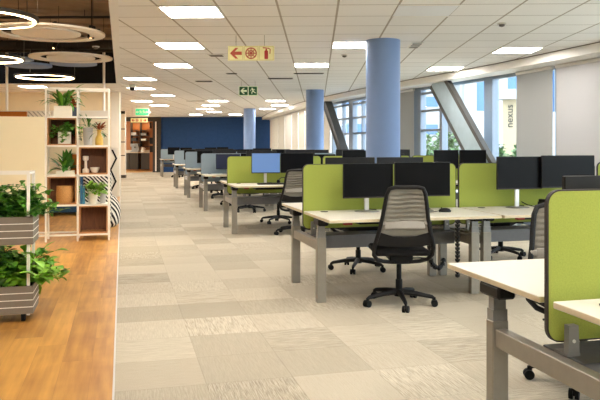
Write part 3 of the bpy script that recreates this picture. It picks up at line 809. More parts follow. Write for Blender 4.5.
MB().tube([(-.09, -.02, .012), (-.18, -.0, .01), (-.25, .06, .03), (-.30, .08, .06)], .005, n=6).build('cord', M['black2'], t)
t = thing('headset', 'black headset lying on the desk below the lit blue monitor', 'headset', (2.42, 10.40, D), R(20))
MB().tube([(.08*math.cos(R(a)), .02, .03+.07*math.sin(R(a))) for a in range(0, 181, 20)], .007, n=6).build('headband', M['black'], t)
for s in (-1, 1): MB().cyl((s*.08-.012*s, .02, .034), (s*.08+.012*s, .02, .034), .032, n=14).build('ear_pad', M['black2'], t)
t = thing('keyboard', 'black keyboard on the desk below the lit blue monitor', 'keyboard', (2.2, 10.28, D), 0)
MB().b2(-.21, .21, -.065, .065, 0, .018, bev=.004).build('case', M['black'], t)
m = MB()
for j in range(5):
    for i in range(14): m.b2(-.2+i*.0286, -.2+i*.0286+.024, -.058+j*.0235, -.058+j*.0235+.019, .018, .023)
m.build('keys', M['phone'], t)

# ------------------------------------------------------------------ ceiling lights, vents, camera, detectors
def cell(kx, ky): return G(.208+.6*(kx+.5), .23+.6*(ky+.5), ZC)
def make_light():
    root = thing('ceiling_light', 'x', 'ceiling light')
    MB().ring([(-.298, -.298), (.298, -.298), (.298, .298), (-.298, .298)], [(-.285, -.285), (.285, -.285), (.285, .285), (-.285, .285)], -.012, .0)
    m = MB()
    for x0, x1, y0, y1 in ((-.298, .298, -.298, -.284), (-.298, .298, .284, .298), (-.298, -.284, -.284, .284), (.284, .298, -.284, .284)): m.b2(x0, x1, y0, y1, -.012, -.001)
    m.build('frame', M['lightframe'], root)
    MB().b2(-.284, .284, -.284, .284, -.007, -.001).build('diffuser', M['panelglow'], root)
    index_tree(root); return root
light0 = make_light()
LIGHTS = [((-3, 11), 'square lit ceiling panel nearest the camera, upper left'), ((-4, 15), 'square lit ceiling panel left of the yellow fire sign, second in its line'),
  ((-5, 19), 'square lit ceiling panel third in the line left of the yellow fire sign'), ((-7, 23), 'square lit ceiling panel just before the dome camera'),
  ((-8, 27), 'square lit ceiling panel right behind the dome camera'), ((-8, 31), 'square lit ceiling panel between the dome camera and the green arrow sign'),
  ((0, 15), 'square lit ceiling panel touching the left of the big blue column'), ((-1, 19), 'square lit ceiling panel above the middle blue column'),
  ((4, 16), 'square lit ceiling panel at far right by the curved ceiling edge'), ((3, 20), 'square lit ceiling panel right of the big blue column, above the strut'),
  ((-10, 35), 'lit ceiling strip above the bright green exit sign, nearest of three'), ((-10, 39), 'lit ceiling strip above the bright green exit sign, middle of three'),
  ((-13, 47), 'lit ceiling strip just behind the bright green exit sign'), ((-6, 35), 'lit ceiling panel left of the green arrow sign, nearest of its line'),
  ((-7, 39), 'lit ceiling panel left of the green arrow sign, second of its line'), ((-8, 43), 'lit ceiling panel left of the green arrow sign, third of its line'),
  ((-8, 47), 'lit ceiling panel left of the farthest blue column, nearest the navy wall but one'), ((-10, 51), 'lit ceiling panel at the navy wall, left of two'),
  ((-7, 51), 'lit ceiling panel at the navy wall, beside the farthest blue column'), ((-3, 35), 'lit ceiling panel right of the farthest blue column, nearest of three'),
  ((-3, 39), 'lit ceiling panel right of the farthest blue column, middle of three'), ((-4, 43), 'lit ceiling panel touching the right of the farthest blue column'),
  ((-12, 26), 'lit ceiling panel above the cream lounge wall at the left edge')]
OFFSCREEN = [(1, 7), (-2, 7), (-1, 3), (2, 3), (1, -1), (4, -1), (0, -5), (4, -5), (7, 1)]
for i, (c, lab) in enumerate(LIGHTS + [(c, 'square lit ceiling panel behind the camera') for c in OFFSCREEN]):
    g = 'lit ceiling panels' if i < len(LIGHTS) else 'lit ceiling panels behind the camera'
    p = cell(*c)
    if i == 0: o = light0; o['label'] = lab; o['group'] = g; o.location = p; o.rotation_euler = (0, 0, ga)
    else: dup(light0, lab, p, ga, g)
t = thing('ceiling_light', 'unlit pale ceiling panel above the big blue column, to its right', 'ceiling light', cell(1, 11), ga)
MB().b2(-.298, .298, -.298, .298, -.008, -.001).build('diffuser', M['paneloff'], t)
m = MB()
for x0, x1, y0, y1 in ((-.3, .3, -.3, -.288), (-.3, .3, .288, .3)): m.b2(x0, x1, y0, y1, -.011, -.001)
m.build('frame', M['lightframe'], t)
def vent(label, gx, gy, w, d, dark=True):
    t = thing('ceiling_vent', label, 'air vent', G(gx, gy, ZC), ga, 'ceiling air vents')
    MB().b2(-w/2, w/2, -d/2, d/2, -.010, -.001).build('frame', M['vent'] if dark else M['lightframe'], t)
    m = MB(); n = 3
    for k in range(n): m.b2(-w/2+.02, w/2-.02, -d/2+d*(k+.25)/n, -d/2+d*(k+.75)/n, -.014, -.0095)
    m.build('slot', M['vent_dark'] if dark else M['vent'], t)
vent('dark slot vent in the ceiling right of the yellow fire sign', -.76, 14.3, .52, .16)
vent('dark slot vent in the ceiling left of the green arrow sign', -2.45, 14.9, .36, .14)
vent('small dark vent in the ceiling under the yellow fire sign', -1.65, 13.3, .2, .1)
vent('slim slot vent in the ceiling behind the lit panel left of the big column', -.16, 13.3, .58, .10)
vent('pale vent in the ceiling behind the left end of the yellow fire sign', -1.55, 10.6, .24, .24, False)
vent('slot vent in the ceiling touching the right of the big blue column', 1.36, 9.6, .16, .5, False)
vent('long slim slot vent in the far ceiling left of the green arrow sign', -3.8, 21.5, .58, .14)
t = thing('dome_camera', 'small dome security camera on the ceiling near the dark recess corner', 'security camera', G(-4.2, 15.6, ZC-.012))
MB().lathe([(0, 0), (.085, 0), (.085, -.05), (.07, -.065), (0, -.065)], n=20).build('housing', M['cam'], t, smooth=True)
MB().lathe([(.066, -.065), (.062, -.1), (.04, -.13), (0, -.14)], n=20).build('dome', M['black'], t, smooth=True)
def detector(label, gx, gy):
    t = thing('smoke_detector', label, 'smoke detector', G(gx, gy, ZC), 0, 'smoke detectors on the ceiling')
    MB().lathe([(0, 0), (.05, 0), (.05, -.015), (0, -.015)], n=18).build('base', M['cam'], t, smooth=True)
    MB().lathe([(.034, -.015), (.03, -.035), (0, -.045)], n=18).build('sensor', M['vent'], t, smooth=True)
detector('small ceiling sensor left of the second lit panel', -3.1, 9.6)
detector('small ceiling sensor below the lit panel left of the big column', .42, 10.6)
detector('small ceiling sensor right of the unlit panel', 2.1, 7.9)

# ------------------------------------------------------------------ hanging signs
def arrow_l(cx, cz, s):
    return [(cx-.5*s, cz), (cx-.05*s, cz+.45*s), (cx+.2*s, cz+.45*s), (cx-.1*s, cz+.14*s), (cx+.5*s, cz+.14*s), (cx+.5*s, cz-.14*s), (cx-.1*s, cz-.14*s), (cx+.2*s, cz-.45*s), (cx-.05*s, cz-.45*s)]
def flip(P, cx): return [(2*cx-x, z) for x, z in P]
def man(m, cx, cz, s, y0, y1):
    m.prism(circ(cx-.10*s, cz+.36*s, .09*s, 12), y0, y1)
    def limb(a, b, w):
        a = Vector((a[0], a[1])); b = Vector((b[0], b[1])); d = (b-a).normalized(); n = Vector((-d.y, d.x))*w*s/2
        P = [a*s+n, b*s+n, b*s-n, a*s-n]; m.prism([(cx+p.x, cz+p.y) for p in P], y0, y1)
    limb((-.08, .28), (.08, -.05), .18); limb((-.06, .24), (-.30, .12), .08); limb((-.30, .12), (-.36, .0), .07); limb((-.02, .24), (.24, .22), .08); limb((.24, .22), (.32, .08), .07)
    limb((.06, -.02), (-.14, -.18), .12); limb((-.14, -.18), (-.12, -.42), .1); limb((.08, -.04), (.28, -.24), .12); limb((.28, -.24), (.46, -.26), .1)
def extinguisher(m, cx, cz, s, y0, y1):
    m.prism(rrect(cx-.14*s, cx+.14*s, cz-.45*s, cz+.2*s, .06*s, 3), y0, y1)
    m.prism([(cx-.07*s, cz+.2*s), (cx+.07*s, cz+.2*s), (cx+.05*s, cz+.33*s), (cx-.05*s, cz+.33*s)], y0, y1)
    m.prism([(cx-.28*s, cz+.38*s), (cx+.22*s, cz+.34*s), (cx+.22*s, cz+.40*s), (cx-.24*s, cz+.46*s)], y0, y1)
    m.prism([(cx+.2*s, cz+.4*s), (cx+.33*s, cz+.3*s), (cx+.31*s, cz-.05*s), (cx+.25*s, cz-.05*s), (cx+.27*s, cz+.28*s), (cx+.17*s, cz+.34*s)], y0, y1)
def reel(m, cx, cz, s, y0, y1):
    m.ring(circ(cx, cz, .44*s), circ(cx, cz, .36*s), y0, y1)
    m.prism(circ(cx, cz, .08*s, 12), y0, y1)
    for k in range(8):
        a = math.pi*k/4; c, sn = math.cos(a), math.sin(a)
        m.prism([(cx+.07*s*c-.03*s*sn, cz+.07*s*sn+.03*s*c), (cx+.37*s*c-.035*s*sn, cz+.37*s*sn+.035*s*c), (cx+.37*s*c+.035*s*sn, cz+.37*s*sn-.035*s*c), (cx+.07*s*c+.03*s*sn, cz+.07*s*sn-.03*s*c)], y0, y1)
    m.ring(circ(cx, cz, .24*s), circ(cx, cz, .18*s), y0, y1)
def wires(t, xs, z0, top):
    for x in xs: MB().cyl((x, 0, z0), (x, 0, top), .003, n=6).build('wire', M['wire'], t)

t = thing('fire_sign', 'hanging cream fire sign with red arrow, hose reel and extinguisher', 'sign', G(-.618-.0246*8.7, 8.7-.015, 2.41), ga)
MB().b2(-.292, .292, 0, .012, 0, .185).build('board', M['signcream'], t)
for i, cx in enumerate((-.192, 0, .192)):
    MB().ring(rrect(cx-.09, cx+.09, .004, .181, .006, 2), rrect(cx-.085, cx+.085, .009, .176, .004, 2), -.0015, 0).build('panel_border', M['signframe'], t)
MB().prism(arrow_l(-.192, .0925, .15), -.002, -.0002).build('arrow', M['signorange'], t)
m = MB(); reel(m, 0, .0925, .165, -.002, -.0002); m.build('hose_reel_symbol', M['signred'], t)
m = MB(); extinguisher(m, .192, .0925, .165, -.002, -.0002); m.build('extinguisher_symbol', M['signred'], t)
wires(t, (-.19, .17), .185, ZC-2.41)
t = thing('exit_arrow_sign', 'hanging green sign with pale arrow and running figure, in mid room', 'sign', G(-1.123-.0246*14.9, 14.9, 2.41), ga)
MB().b2(-.205, .205, 0, .012, 0, .21).build('board', M['signwhite'], t)
for cx in (-.1, .1): MB().prism(rrect(cx-.09, cx+.09, .015, .195, .012, 3), -.0015, 0).build('green_field', M['signgreen'], t)
MB().prism(arrow_l(-.1, .105, .14), -.004, -.0016).build('arrow', M['signwhite'], t)
m = MB(); man(m, .1, .105, .155, -.004, -.0016); m.build('running_figure', M['signwhite'], t)
wires(t, (-.15, .15), .21, ZC-2.41)
# the two signs hanging before the kitchen
zc = 24.0; cxm = (141-300)/690*zc
t = thing('exit_sign', 'bright green exit sign hanging before the kitchen opening', 'sign', G(cxm-.0246*zc, zc, 2.355), ga)
MB().b2(-.245, .245, 0, .03, 0, .29).build('board', M['signwhite'], t)
MB().prism(rrect(-.225, .225, .04, .25, .02, 3), -.004, 0).build('green_field', M['signgreenlit'], t)
MB().prism(arrow_l(-.165, .145, .10), -.008, -.0042).build('arrow', M['signwhite'], t); MB().prism(flip(arrow_l(.165, .145, .10), .165), -.008, -.0042).build('arrow', M['signwhite'], t)
for cx in (-.055, .06):
    m = MB(); man(m, cx, .145, .15, -.008, -.0042); m.build('running_figure', M['signwhite'], t)
wires(t, (-.2, .2), .29, ZC-2.355)
zc = 24.4; cxm = (138-300)/690*zc
t = thing('fire_sign', 'hanging cream sign with small red symbols below the bright exit sign', 'sign', G(cxm-.0246*zc, zc, 2.15), ga)
MB().b2(-.30, .30, 0, .02, 0, .15).build('board', M['signcream'], t)
MB().prism(arrow_l(-.215, .075, .11), -.003, -.0002).build('arrow', M['signred'], t); MB().prism(flip(arrow_l(.215, .075, .11), .215), -.003, -.0002).build('arrow', M['signred'], t)
m = MB(); reel(m, -.07, .075, .12, -.003, -.0002); m.build('hose_reel_symbol', M['signred'], t)
m = MB(); extinguisher(m, .07, .075, .12, -.003, -.0002); m.build('extinguisher_symbol', M['signred'], t)
wires(t, (-.25, .25), .15, ZC-2.15)

# ------------------------------------------------------------------ dark recess: ducts, rafts, ring lamps
def gthing(name, label, cat, gx, gy, z, group=None): return thing(name, label, cat, G(gx, gy, z), ga, group)
def cz2g(px, zc): c = (px-300)/690*zc; return c*math.cos(R(1.415))-zc*math.sin(R(1.415)), zc+.0246*c
gx, gy = cz2g(40, 13.2)
t = gthing('air_duct', 'dark round air duct running across the black recess', 'duct', -5.4, 13.2, 3.28)
MB().cyl((-3.5, 0, 0), (1.9, 0, 0), .09, n=20).build('duct_pipe', M['duct'], t, smooth=True)
m = MB()
for k in range(18): m.cyl((-3.4+k*.3, 0, 0), (-3.385+k*.3, 0, 0), .098, n=20)
m.build('seam', M['duct'], t)
m = MB()
for k in (-2, -.2, 1.5): m.cyl((k, 0, .09), (k, 0, .21), .006, n=6)
m.build('hanger', M['duct'], t)
for i, (gy_, z, r, lab) in enumerate(((10.9, 3.38, .022, 'thin dark pipe across the recess, in front of the round duct'), (14.2, 3.30, .035, 'dark pipe across the recess behind the round duct'))):
    t = gthing('ceiling_pipe', lab, 'pipe', -4.5, gy_, z, 'pipes across the recess')
    MB().cyl((-4.0, 0, 0), (1.6 if i == 0 else 2.0, 0, 0), r, n=10).build('pipe', M['duct'], t, smooth=True)
    m = MB()
    for k in (-2, -.6, .8): m.cyl((k, 0, 0), (k, 0, 3.5-z), .006, n=6)
    m.build('hanger', M['duct'], t)
# conduits and soffit ribs
m = MB()
for k in range(7): m.b2(-8, -.13, 8.2+k*1.15, 8.2+k*1.15+.12, 3.44, 3.5)
o = struct(m.build('trim_11', M['slab']))
def disc_raft(label, px, zc, z, Dm, ring=True, mt='raft'):
    gx, gy = cz2g(px, zc)
    t = gthing('ceiling_raft', label, 'acoustic raft', gx, gy, z, 'round acoustic rafts in the recess')
    r = Dm/2
    def annulus(ro, ri, z0, z1):
        return MB().lathe([(ro, z0), (ro, z1), (ri, z1), (ri, z0), (ro, z0)], n=64)
    if ring:
        annulus(r, r*.74, 0, .025).build('outer_ring', M[mt], t)
        MB().lathe([(0, 0), (r*.58, 0), (r*.58, .02), (0, .02)], n=64).build('inner_disc', M[mt], t)
        m = MB()
        for a in range(3):
            c, s = math.cos(a*2.094), math.sin(a*2.094)
            m.box((0, 0, .05), (2*r*.95, .03, .015), rot=(0, 0, a*2.094/2))
        m.build('bracket', M['duct'], t)
    else:
        MB().lathe([(0, 0), (r, 0), (r, .04), (0, .04)], n=64).build('disc', M[mt], t)
    m = MB()
    for a in (0.5, 2.6, 4.7): m.cyl((r*.8*math.cos(a), r*.8*math.sin(a), .04), (r*.8*math.cos(a), r*.8*math.sin(a), 3.5-z), .004, n=6)
    m.build('hanger', M['duct'], t)
disc_raft('large round pale raft with ring, nearest the camera, in the dark recess', 46.5, 8.73, 2.75, 1.43)
disc_raft('smaller round pale raft with ring behind the nearest one', 71, 11.2, 2.75, 1.30)
disc_raft('blue round raft left of the smaller pale raft, lower one', 28.5, 13.4, 2.87, .87, False, 'raftblue')
disc_raft('blue round raft directly below the smaller pale raft', 73.5, 13.4, 2.91, .88, False, 'raftblue')
disc_raft('blue round raft at the left edge behind the middle glowing ring', 14, 13.9, 3.06, .75, False, 'raftblue')
def ring_lamp(label, px, zc, z, Dm):
    gx, gy = cz2g(px, zc)
    t = gthing('ring_lamp', label, 'ring lamp', gx, gy, z, 'glowing ring lamps in the recess')
    r = Dm/2
    MB().lathe([(r, .012), (r, .055), (r-.055, .055), (r-.055, .012), (r, .012)], n=72).build('housing', M['ringbody'], t)
    MB().lathe([(r-.032, 0), (r-.032, .012), (r-.0552, .012), (r-.0552, .03), (r-.0575, .03), (r-.0575, 0), (r-.032, 0)], n=72).build('glow_strip', M['ringglow'], t)
    m = MB()
    for a in (.4, 2.5, 4.6): m.cyl((r*math.cos(a)-.02*math.cos(a), r*math.sin(a)-.02*math.sin(a), .055), (.98*r*math.cos(a), .98*r*math.sin(a), 3.5-z), .003, n=6)
    m.build('hanger', M['wire'], t)
ring_lamp('glowing ring lamp nearest the camera at the top left corner', -23, 7.75, 2.75, 1.3)
ring_lamp('glowing ring lamp at the left edge, the middle of three', -17.5, 11.34, 2.75, 1.3)
ring_lamp('farthest glowing ring lamp, low in the dark recess', 45, 14.47, 2.75, 1.22)

def spotlight(label, gx, gy, z, aim, energy, size=75):
    p = G(gx, gy, z); d = (Vector(aim)-p).normalized()
    t = thing('spotlight', label, 'spotlight', p, 0, 'black spotlights in the recess')
    MB().cyl(-d*.10, d*.06, .045, n=16).build('housing', M['black'], t, smooth=True)
    MB().cyl(-d*.04, -d*.04+Vector((0, 0, 3.5-z+d.z*.04)), .008, n=6).build('stem', M['black'], t)
    MB().cyl(d*.0605, d*.062, .016, n=16).build('lens', M['lampglow'], t)
    ld = bpy.data.lights.new('spot_lamp', 'SPOT'); ld.energy = energy; ld.color = (1, .84, .60); ld.spot_size = R(size); ld.spot_blend = .7; ld.shadow_soft_size = .04
    lo = bpy.data.objects.new('spot_lamp', ld); col.objects.link(lo); lo.parent = t; lo.location = d*.07; lo.rotation_euler = d.to_track_quat('-Z', 'Y').to_euler()
spotlight('small black spotlight hanging below the round duct in the recess', -4.57, 11.9, 3.07, (-2.0, 10.2, 0), 170)
spotlight('small black spotlight by the recess edge right of the nearest pale raft', -2.95, 8.95, 2.80, (-.75, 9.0, 0), 95)
spotlight('added unseen fill spotlight above the planter trolley', -2.25, 5.0, 3.1, (-1.15, 10.1, 1.0), 220)  # extra lamp out of view, added to brighten the shelving and cream panel
spotlight('added unseen fill spotlight before the planter trolley', -1.7, 2.3, 3.1, (-.9, 5.6, .5), 130)  # another added lamp outside the frame, throws light on the planter

# ------------------------------------------------------------------ lounge: shelf unit, its contents
SX0, SX1, SY0, SY1 = -1.02, -.18, 10.12, 10.46
SZ = [.04, .09, .503, .917, 1.33, 1.735, 2.13]
t = thing('shelf_unit', 'white metal frame shelving unit with wooden boxes and a cream door panel', 'shelf', (SX0, SY0, 0))
def L3(x0, x1, y0, y1, z0, z1): return (x0-SX0, x1-SX0, y0-SY0, y1-SY0, z0, z1)
cxs = [SX0, (SX0+SX1)/2, SX1]
q = .0125
for x in cxs:
    for y in (SY0, SY1):
        MB().b2(*L3(x-q, x+q, y-q, y+q, 0 if x < 0 else 0, SZ[-1])).build('upright', M['whitemetal'], t)
for z in (.09, .503, .917, 1.33, 1.735, 2.13):
    m = MB()
    for y in (SY0, SY1): m.b2(*L3(SX0, SX1, y-q, y+q, z-q, z+q))
    for x in cxs: m.b2(*L3(x-q, x+q, SY0, SY1, z-q, z+q))
    m.build('rail', M['whitemetal'], t)
for z in (.917, 1.33, 1.735): MB().b2(*L3(SX0+q, SX1-q, SY0+q, SY1-q, z-.006, z+.008)).build('shelf_board', M['whitemetal'], t)
MB().b2(*L3(SX0+q, SX1-q, SY0+q, SY1-q, .503-.006, .511)).build('shelf_board', M['whitemetal'], t)
MB().b2(*L3(cxs[1]+q, SX1-q, SY0+q, SY1-q, .09-.006, .10)).build('shelf_board', M['whitemetal'], t)
for (ci, zi) in ((0, 4), (1, 3), (0, 2), (1, 1)):
    x0, x1 = cxs[ci]+.018, cxs[ci+1]-.018; z0, z1 = SZ[zi]+.014, SZ[zi+1]-.016; th = .016
    m = MB().b2(*L3(x0, x1, SY0-.006, SY1-.02, z0, z0+th)).b2(*L3(x0, x1, SY0-.006, SY1-.02, z1-th, z1)).b2(*L3(x0, x0+th, SY0-.006, SY1-.02, z0+th, z1-th)).b2(*L3(x1-th, x1, SY0-.006, SY1-.02, z0+th, z1-th))
    bx = m.build('wooden_box', M['woodedge'], t)
    MB().b2(*L3(x0+th, x1-th, SY1-.035, SY1-.022, z0+th, z1-th)).build('back_panel', M['woodbox'], bx)
MB().b2(*L3(-2.0, SX0-q-.002, SY0-.02, SY0+.0, .50, 1.735)).build('door_panel', M['creampanel'], t)
m = MB()
for x in (-2.0, -1.5): 
    for y in (SY0+.02, SY1): m.b2(*L3(x-q, x+q, y-q, y+q, 0, 1.735))
for z in (.09, .5, 1.72):
    for y in (SY0+.02, SY1): m.b2(*L3(-2.0, SX0, y-q, y+q, z-q, z+q))
m.build('side_frame', M['whitemetal'], t)

def pot(name, label, prof, mt, x, y, z, group=None, cat='pot', n=28, soil=None):
    t = thing(name, label, cat, (x, y, z), 0, group)
    MB().lathe(prof, n=n).build('pot', M[mt], t, smooth=True)
    if soil: MB().lathe([(0, soil[1]), (soil[0], soil[1]), (soil[0], soil[1]-.01), (0, soil[1]-.01)], n=n).build('soil', M['soil'], t)
    return t
def foliage(t, n, lens, width, elev, droop, base_r, z, mt, seed, stem=.2, azr=(0, 6.283), fold=.25, name='foliage', seg=5):
    rr = random.Random(seed); m = MB()
    for k in range(n):
        a = rr.uniform(*azr); r = rr.uniform(0, base_r); a2 = rr.random()*6.283
        m.leaf((r*math.cos(a2), r*math.sin(a2), z), a, rr.uniform(*elev), rr.uniform(*lens), width*rr.uniform(.75, 1.2), rr.uniform(*droop), n=seg, stem=stem, fold=fold)
    return m.build(name, M[mt], t, smooth=True)
def trail(t, n, lens, z, base_r, mt, seed, leafw=.05, azr=(0, 6.283), name='foliage', dr=(.1, .5)):
    """vines: thin stems carrying heart-shaped leaves"""
    rr = random.Random(seed); m = MB()
    for k in range(n):
        a = rr.uniform(*azr); e = rr.uniform(.3, 1.3); Lk = rr.uniform(*lens); p = Vector((base_r*rr.uniform(-.8, .8), base_r*rr.uniform(-.8, .8), z)); P = [p.copy()]
        steps = 7
        for s in range(steps):
            d = Vector((math.cos(a)*math.cos(e), math.sin(a)*math.cos(e), math.sin(e))); p = p+d*Lk/steps; e -= rr.uniform(*dr); a += rr.uniform(-.3, .3); P.append(p.copy())
            if s > 0:
                for q_ in range(2): m.leaf(p, rr.random()*6.283, rr.uniform(-.1, .9), leafw*rr.uniform(1.2, 1.9), leafw*rr.uniform(.8, 1.2), rr.uniform(.3, 1.2), n=4, stem=.2)
        m.tube(P, .003, n=4)
    return m.build(name, M[mt], t, smooth=True)
xl, xr = (cxs[0]+cxs[1])/2, (cxs[1]+cxs[2])/2; ym = (SY0+SY1)/2
def boxpot(name, label, w, d, h, mt, x, y, z, cat='plant', group=None):
    t = thing(name, label, cat, (x, y, z), 0, group)
    m = MB()
    m.b2(-w/2, w/2, -d/2, -d/2+.012, 0, h).b2(-w/2, w/2, d/2-.012, d/2, 0, h).b2(-w/2, -w/2+.012, -d/2+.012, d/2-.012, 0, h).b2(w/2-.012, w/2, -d/2+.012, d/2-.012, 0, h).b2(-w/2+.012, w/2-.012, -d/2+.012, d/2-.012, 0, .012)
    m.build('pot', M[mt], t); MB().b2(-w/2+.012, w/2-.012, -d/2+.012, d/2-.012, h*.5, h*.88).build('soil', M['soil'], t)
    return t
gp = 'potted plants on the shelving'
t = boxpot('potted_plant', 'arching strap-leaf plant in a white trough on top of the shelving', .24, .16, .15, 'potwhite', -.80, ym-.03, 1.743, group=gp)
foliage(t, 30, (.28, .5), .05, (.5, 1.4), (1.0, 2.4), .06, .13, 'leaf2', 3, stem=.1)
foliage(t, 16, (.25, .42), .045, (.6, 1.45), (.6, 1.8), .06, .13, 'leaf1', 4, stem=.1, name='dark_foliage')
t = boxpot('planter_box', 'small navy pot on the shelf top beside the white trough', .08, .10, .14, 'potnavy', -.645, ym-.02, 1.743, cat='pot')
foliage(t, 10, (.12, .24), .04, (.6, 1.4), (.5, 1.5), .03, .12, 'flower', 5, name='foliage')
t = boxpot('potted_plant', 'trailing plant in a square white pot inside the upper wooden box', .17, .15, .17, 'potwhite', -.78, ym-.05, 1.361, group=gp)
trail(t, 12, (.2, .42), .16, .07, 'leaf2', 6, .05, azr=(2.6, 6.0)); trail(t, 6, (.12, .25), .16, .07, 'leaf1', 66, .05, name='dark_foliage')
t = pot('vase', 'tall grey vase holding greenery beside the yellow vase', [(0, 0), (.055, 0), (.062, .05), (.066, .2), (.075, .255), (.07, .255), (.058, .2), (0, .19)], 'potgrey', -.47, ym-.02, 1.338, cat='vase')
foliage(t, 22, (.16, .34), .03, (.3, 1.4), (.4, 1.4), .03, .24, 'leaf1', 8, stem=.35)
t = pot('vase', 'yellow bottle-necked vase with rusty dried flowers', [(0, 0), (.05, 0), (.056, .03), (.055, .1), (.03, .15), (.027, .2), (.04, .225), (.034, .225), (.02, .2), (0, .19)], 'potyellow', -.315, ym-.05, 1.338, cat='vase')
foliage(t, 26, (.08, .2), .045, (.3, 1.5), (.2, 1.2), .02, .22, 'flower', 9, stem=.3, name='flowers'); foliage(t, 8, (.1, .22), .03, (-.6, .6), (.2, 1.2), .02, .2, 'leaf1', 10, stem=.3)
t = boxpot('potted_plant', 'broad-leaf dark plant in a low white tray on the middle shelf', .24, .15, .06, 'potwhite', -.77, ym-.04, .925, group=gp)
foliage(t, 26, (.2, .38), .075, (.4, 1.5), (.3, 1.4), .07, .05, 'leaf1', 11, stem=.2)
foliage(t, 8, (.2, .3), .06, (.4, 1.5), (.3, 1.4), .07, .05, 'leaf2', 12, stem=.2, name='light_foliage')
t = thing('picture_board', 'orange board leaning behind the dark broad-leaf plant', 'board', (-.66, SY1-.05, .926), 0)
MB().b2(-.055, .055, -.006, .006, 0, .30).build('board', M['orange'], t); MB().b2(-.055, .055, -.008, -.0062, .285, .30).build('edge_strip', M['page'], t)
t = pot('candle_holder', 'white dumbbell-shaped candle holder in the wooden box', [(0, 0), (.045, 0), (.048, .01), (.048, .045), (.04, .055), (.022, .065), (.018, .17), (.036, .18), (.04, .185), (.04, .235), (.034, .24), (0, .24)], 'potwhite', -.50, ym-.02, .949, cat='ornament')
t = pot('bowl', 'small white bowl beside the dumbbell-shaped candle holder', [(0, 0), (.035, 0), (.04, .006), (.062, .05), (.066, .078), (.062, .078), (.055, .05), (.03, .014), (0, .012)], 'potwhite', -.375, ym-.03, .949, cat='bowl')
t = pot('basket_pot', 'round woven tan pot in the lower-left wooden box', [(0, 0), (.10, 0), (.115, .03), (.12, .12), (.112, .225), (.116, .235), (.10, .235), (.105, .12), (.09, .02), (0, .015)], 'basket', -.78, ym-.05, .535, cat='pot')
for i, (x, w, h, mt, lab) in enumerate(((-.555, .03, .27, 'book', 'dark blue book standing left on the striped shelf'), (-.522, .026, .25, 'book2', 'teal book standing beside the dark blue one'))):
    t = thing('book', lab, 'book', (x, ym-.06, .512), 0, 'books on the striped shelf')
    MB().b2(-w/2, -w/2+.004, -.08, .08, 0, h).b2(w/2-.004, w/2, -.08, .08, 0, h).b2(-w/2+.004, w/2-.004, -.08, -.074, 0, h).build('cover', M[mt], t)
    MB().b2(-w/2+.004, w/2-.004, -.073, .075, .004, h-.004).build('pages', M['page'], t)
t = pot('potted_plant', 'bright green bushy plant in a tapered white pot on the striped shelf', [(0, 0), (.055, 0), (.075, .2), (.08, .21), (.07, .21), (.065, .19), (0, .18)], 'potwhite', -.40, ym-.06, .512, group=gp, cat='plant', soil=(.064, .192))
trail(t, 18, (.12, .24), .19, .05, 'leaf3', 14, .055); trail(t, 8, (.1, .2), .19, .05, 'leaf2', 15, .05, name='dark_foliage')
t = pot('jar', 'pale grey jar right of the bright green bushy plant', [(0, 0), (.035, 0), (.04, .02), (.04, .15), (.03, .17), (.03, .185), (0, .185)], 'potgrey', -.265, ym-.0, .512, cat='jar')

# partition behind the shelving: orange and striped panels with support poles
t = gthing('partition_screen', 'low partition with an orange panel and a striped panel behind the shelving', 'partition', -8.0, 14.8, 0)
MB().b2(0, 3.5, 0, .05, 0, 1.93).build('core', M['creampanel'], t)
MB().b2(0, 1.70, 0, .05, 1.932, 2.07).build('orange_panel', M['orange'], t)
MB().b2(1.73, 2.21, 0, .05, 1.932, 2.07).build('striped_panel', M['hatch'], t)
MB().b2(2.24, 3.5, 0, .05, 1.932, 2.07).build('white_panel', M['white'], t)
MB().b2(0, 3.5, -.005, .055, 2.072, 2.09).build('cap', M['whitemetal'], t)
for x in (1.265, 3.39): MB().cyl((x, .025, 2.09), (x, .025, 3.5), .028, n=12).build('pole', M['whitemetal'], t)
t = thing('sofa', 'dark blue sofa seen low through the open bottom of the shelving', 'sofa', (-1.22, 14.2, 0))
MB().b2(-.5, .55, -.3, .25, .05, .40, bev=.03, seg=2).build('seat', M['sofa'], t, smooth=True)
MB().b2(-.5, .55, .20, .40, .05, .72, bev=.03, seg=2).build('backrest', M['sofa'], t, smooth=True)
for x in (-.45, .5):
    for y in (-.25, .3): MB().cyl((x, y, 0), (x, y, .06), .018, n=10).build('leg', M['black'], t)
t = thing('armchair', 'black and white striped seat seen through the shelf behind the bright green plant', 'armchair', (-.36, 11.05, 0))
MB().b2(-.22, .20, .05, .14, .15, .93, bev=.03, seg=2).build('backrest', M['zebra'], t, smooth=True)
MB().b2(-.22, .20, -.35, .05, .15, .40, bev=.03, seg=2).build('seat', M['zebra'], t, smooth=True)
for x in (-.17, .15):
    for y in (-.28, .08): MB().cyl((x, y, 0), (x, y, .16), .016, n=10).build('leg', M['black'], t)
t = thing('pouf', 'round black and white striped pouf on the wood floor beside the shelving', 'pouf', (-.28, 11.85, 0))
MB().lathe([(0, 0), (.17, 0), (.23, .05), (.255, .15), (.26, .27), (.235, .4), (.17, .49), (.08, .53), (0, .535)], n=36)  .build('cushion', M['zebra_bold'], t, smooth=True)
MB().cyl((0, 0, .533), (0, 0, .542), .02, n=12).build('button', M['black'], t)
t = thing('pattern_screen', 'white screen with a black zigzag line standing behind the striped pouf', 'screen', (-.17, 14.2, 0))
MB().b2(-.14, .08, 0, .04, .02, 1.28).build('panel', M['white'], t)
m = MB(); zz = [(-.02, 1.25), (.06, 1.08), (-.05, .85), (.05, .62), (-.06, .40), (.05, .2), (0, .06)]
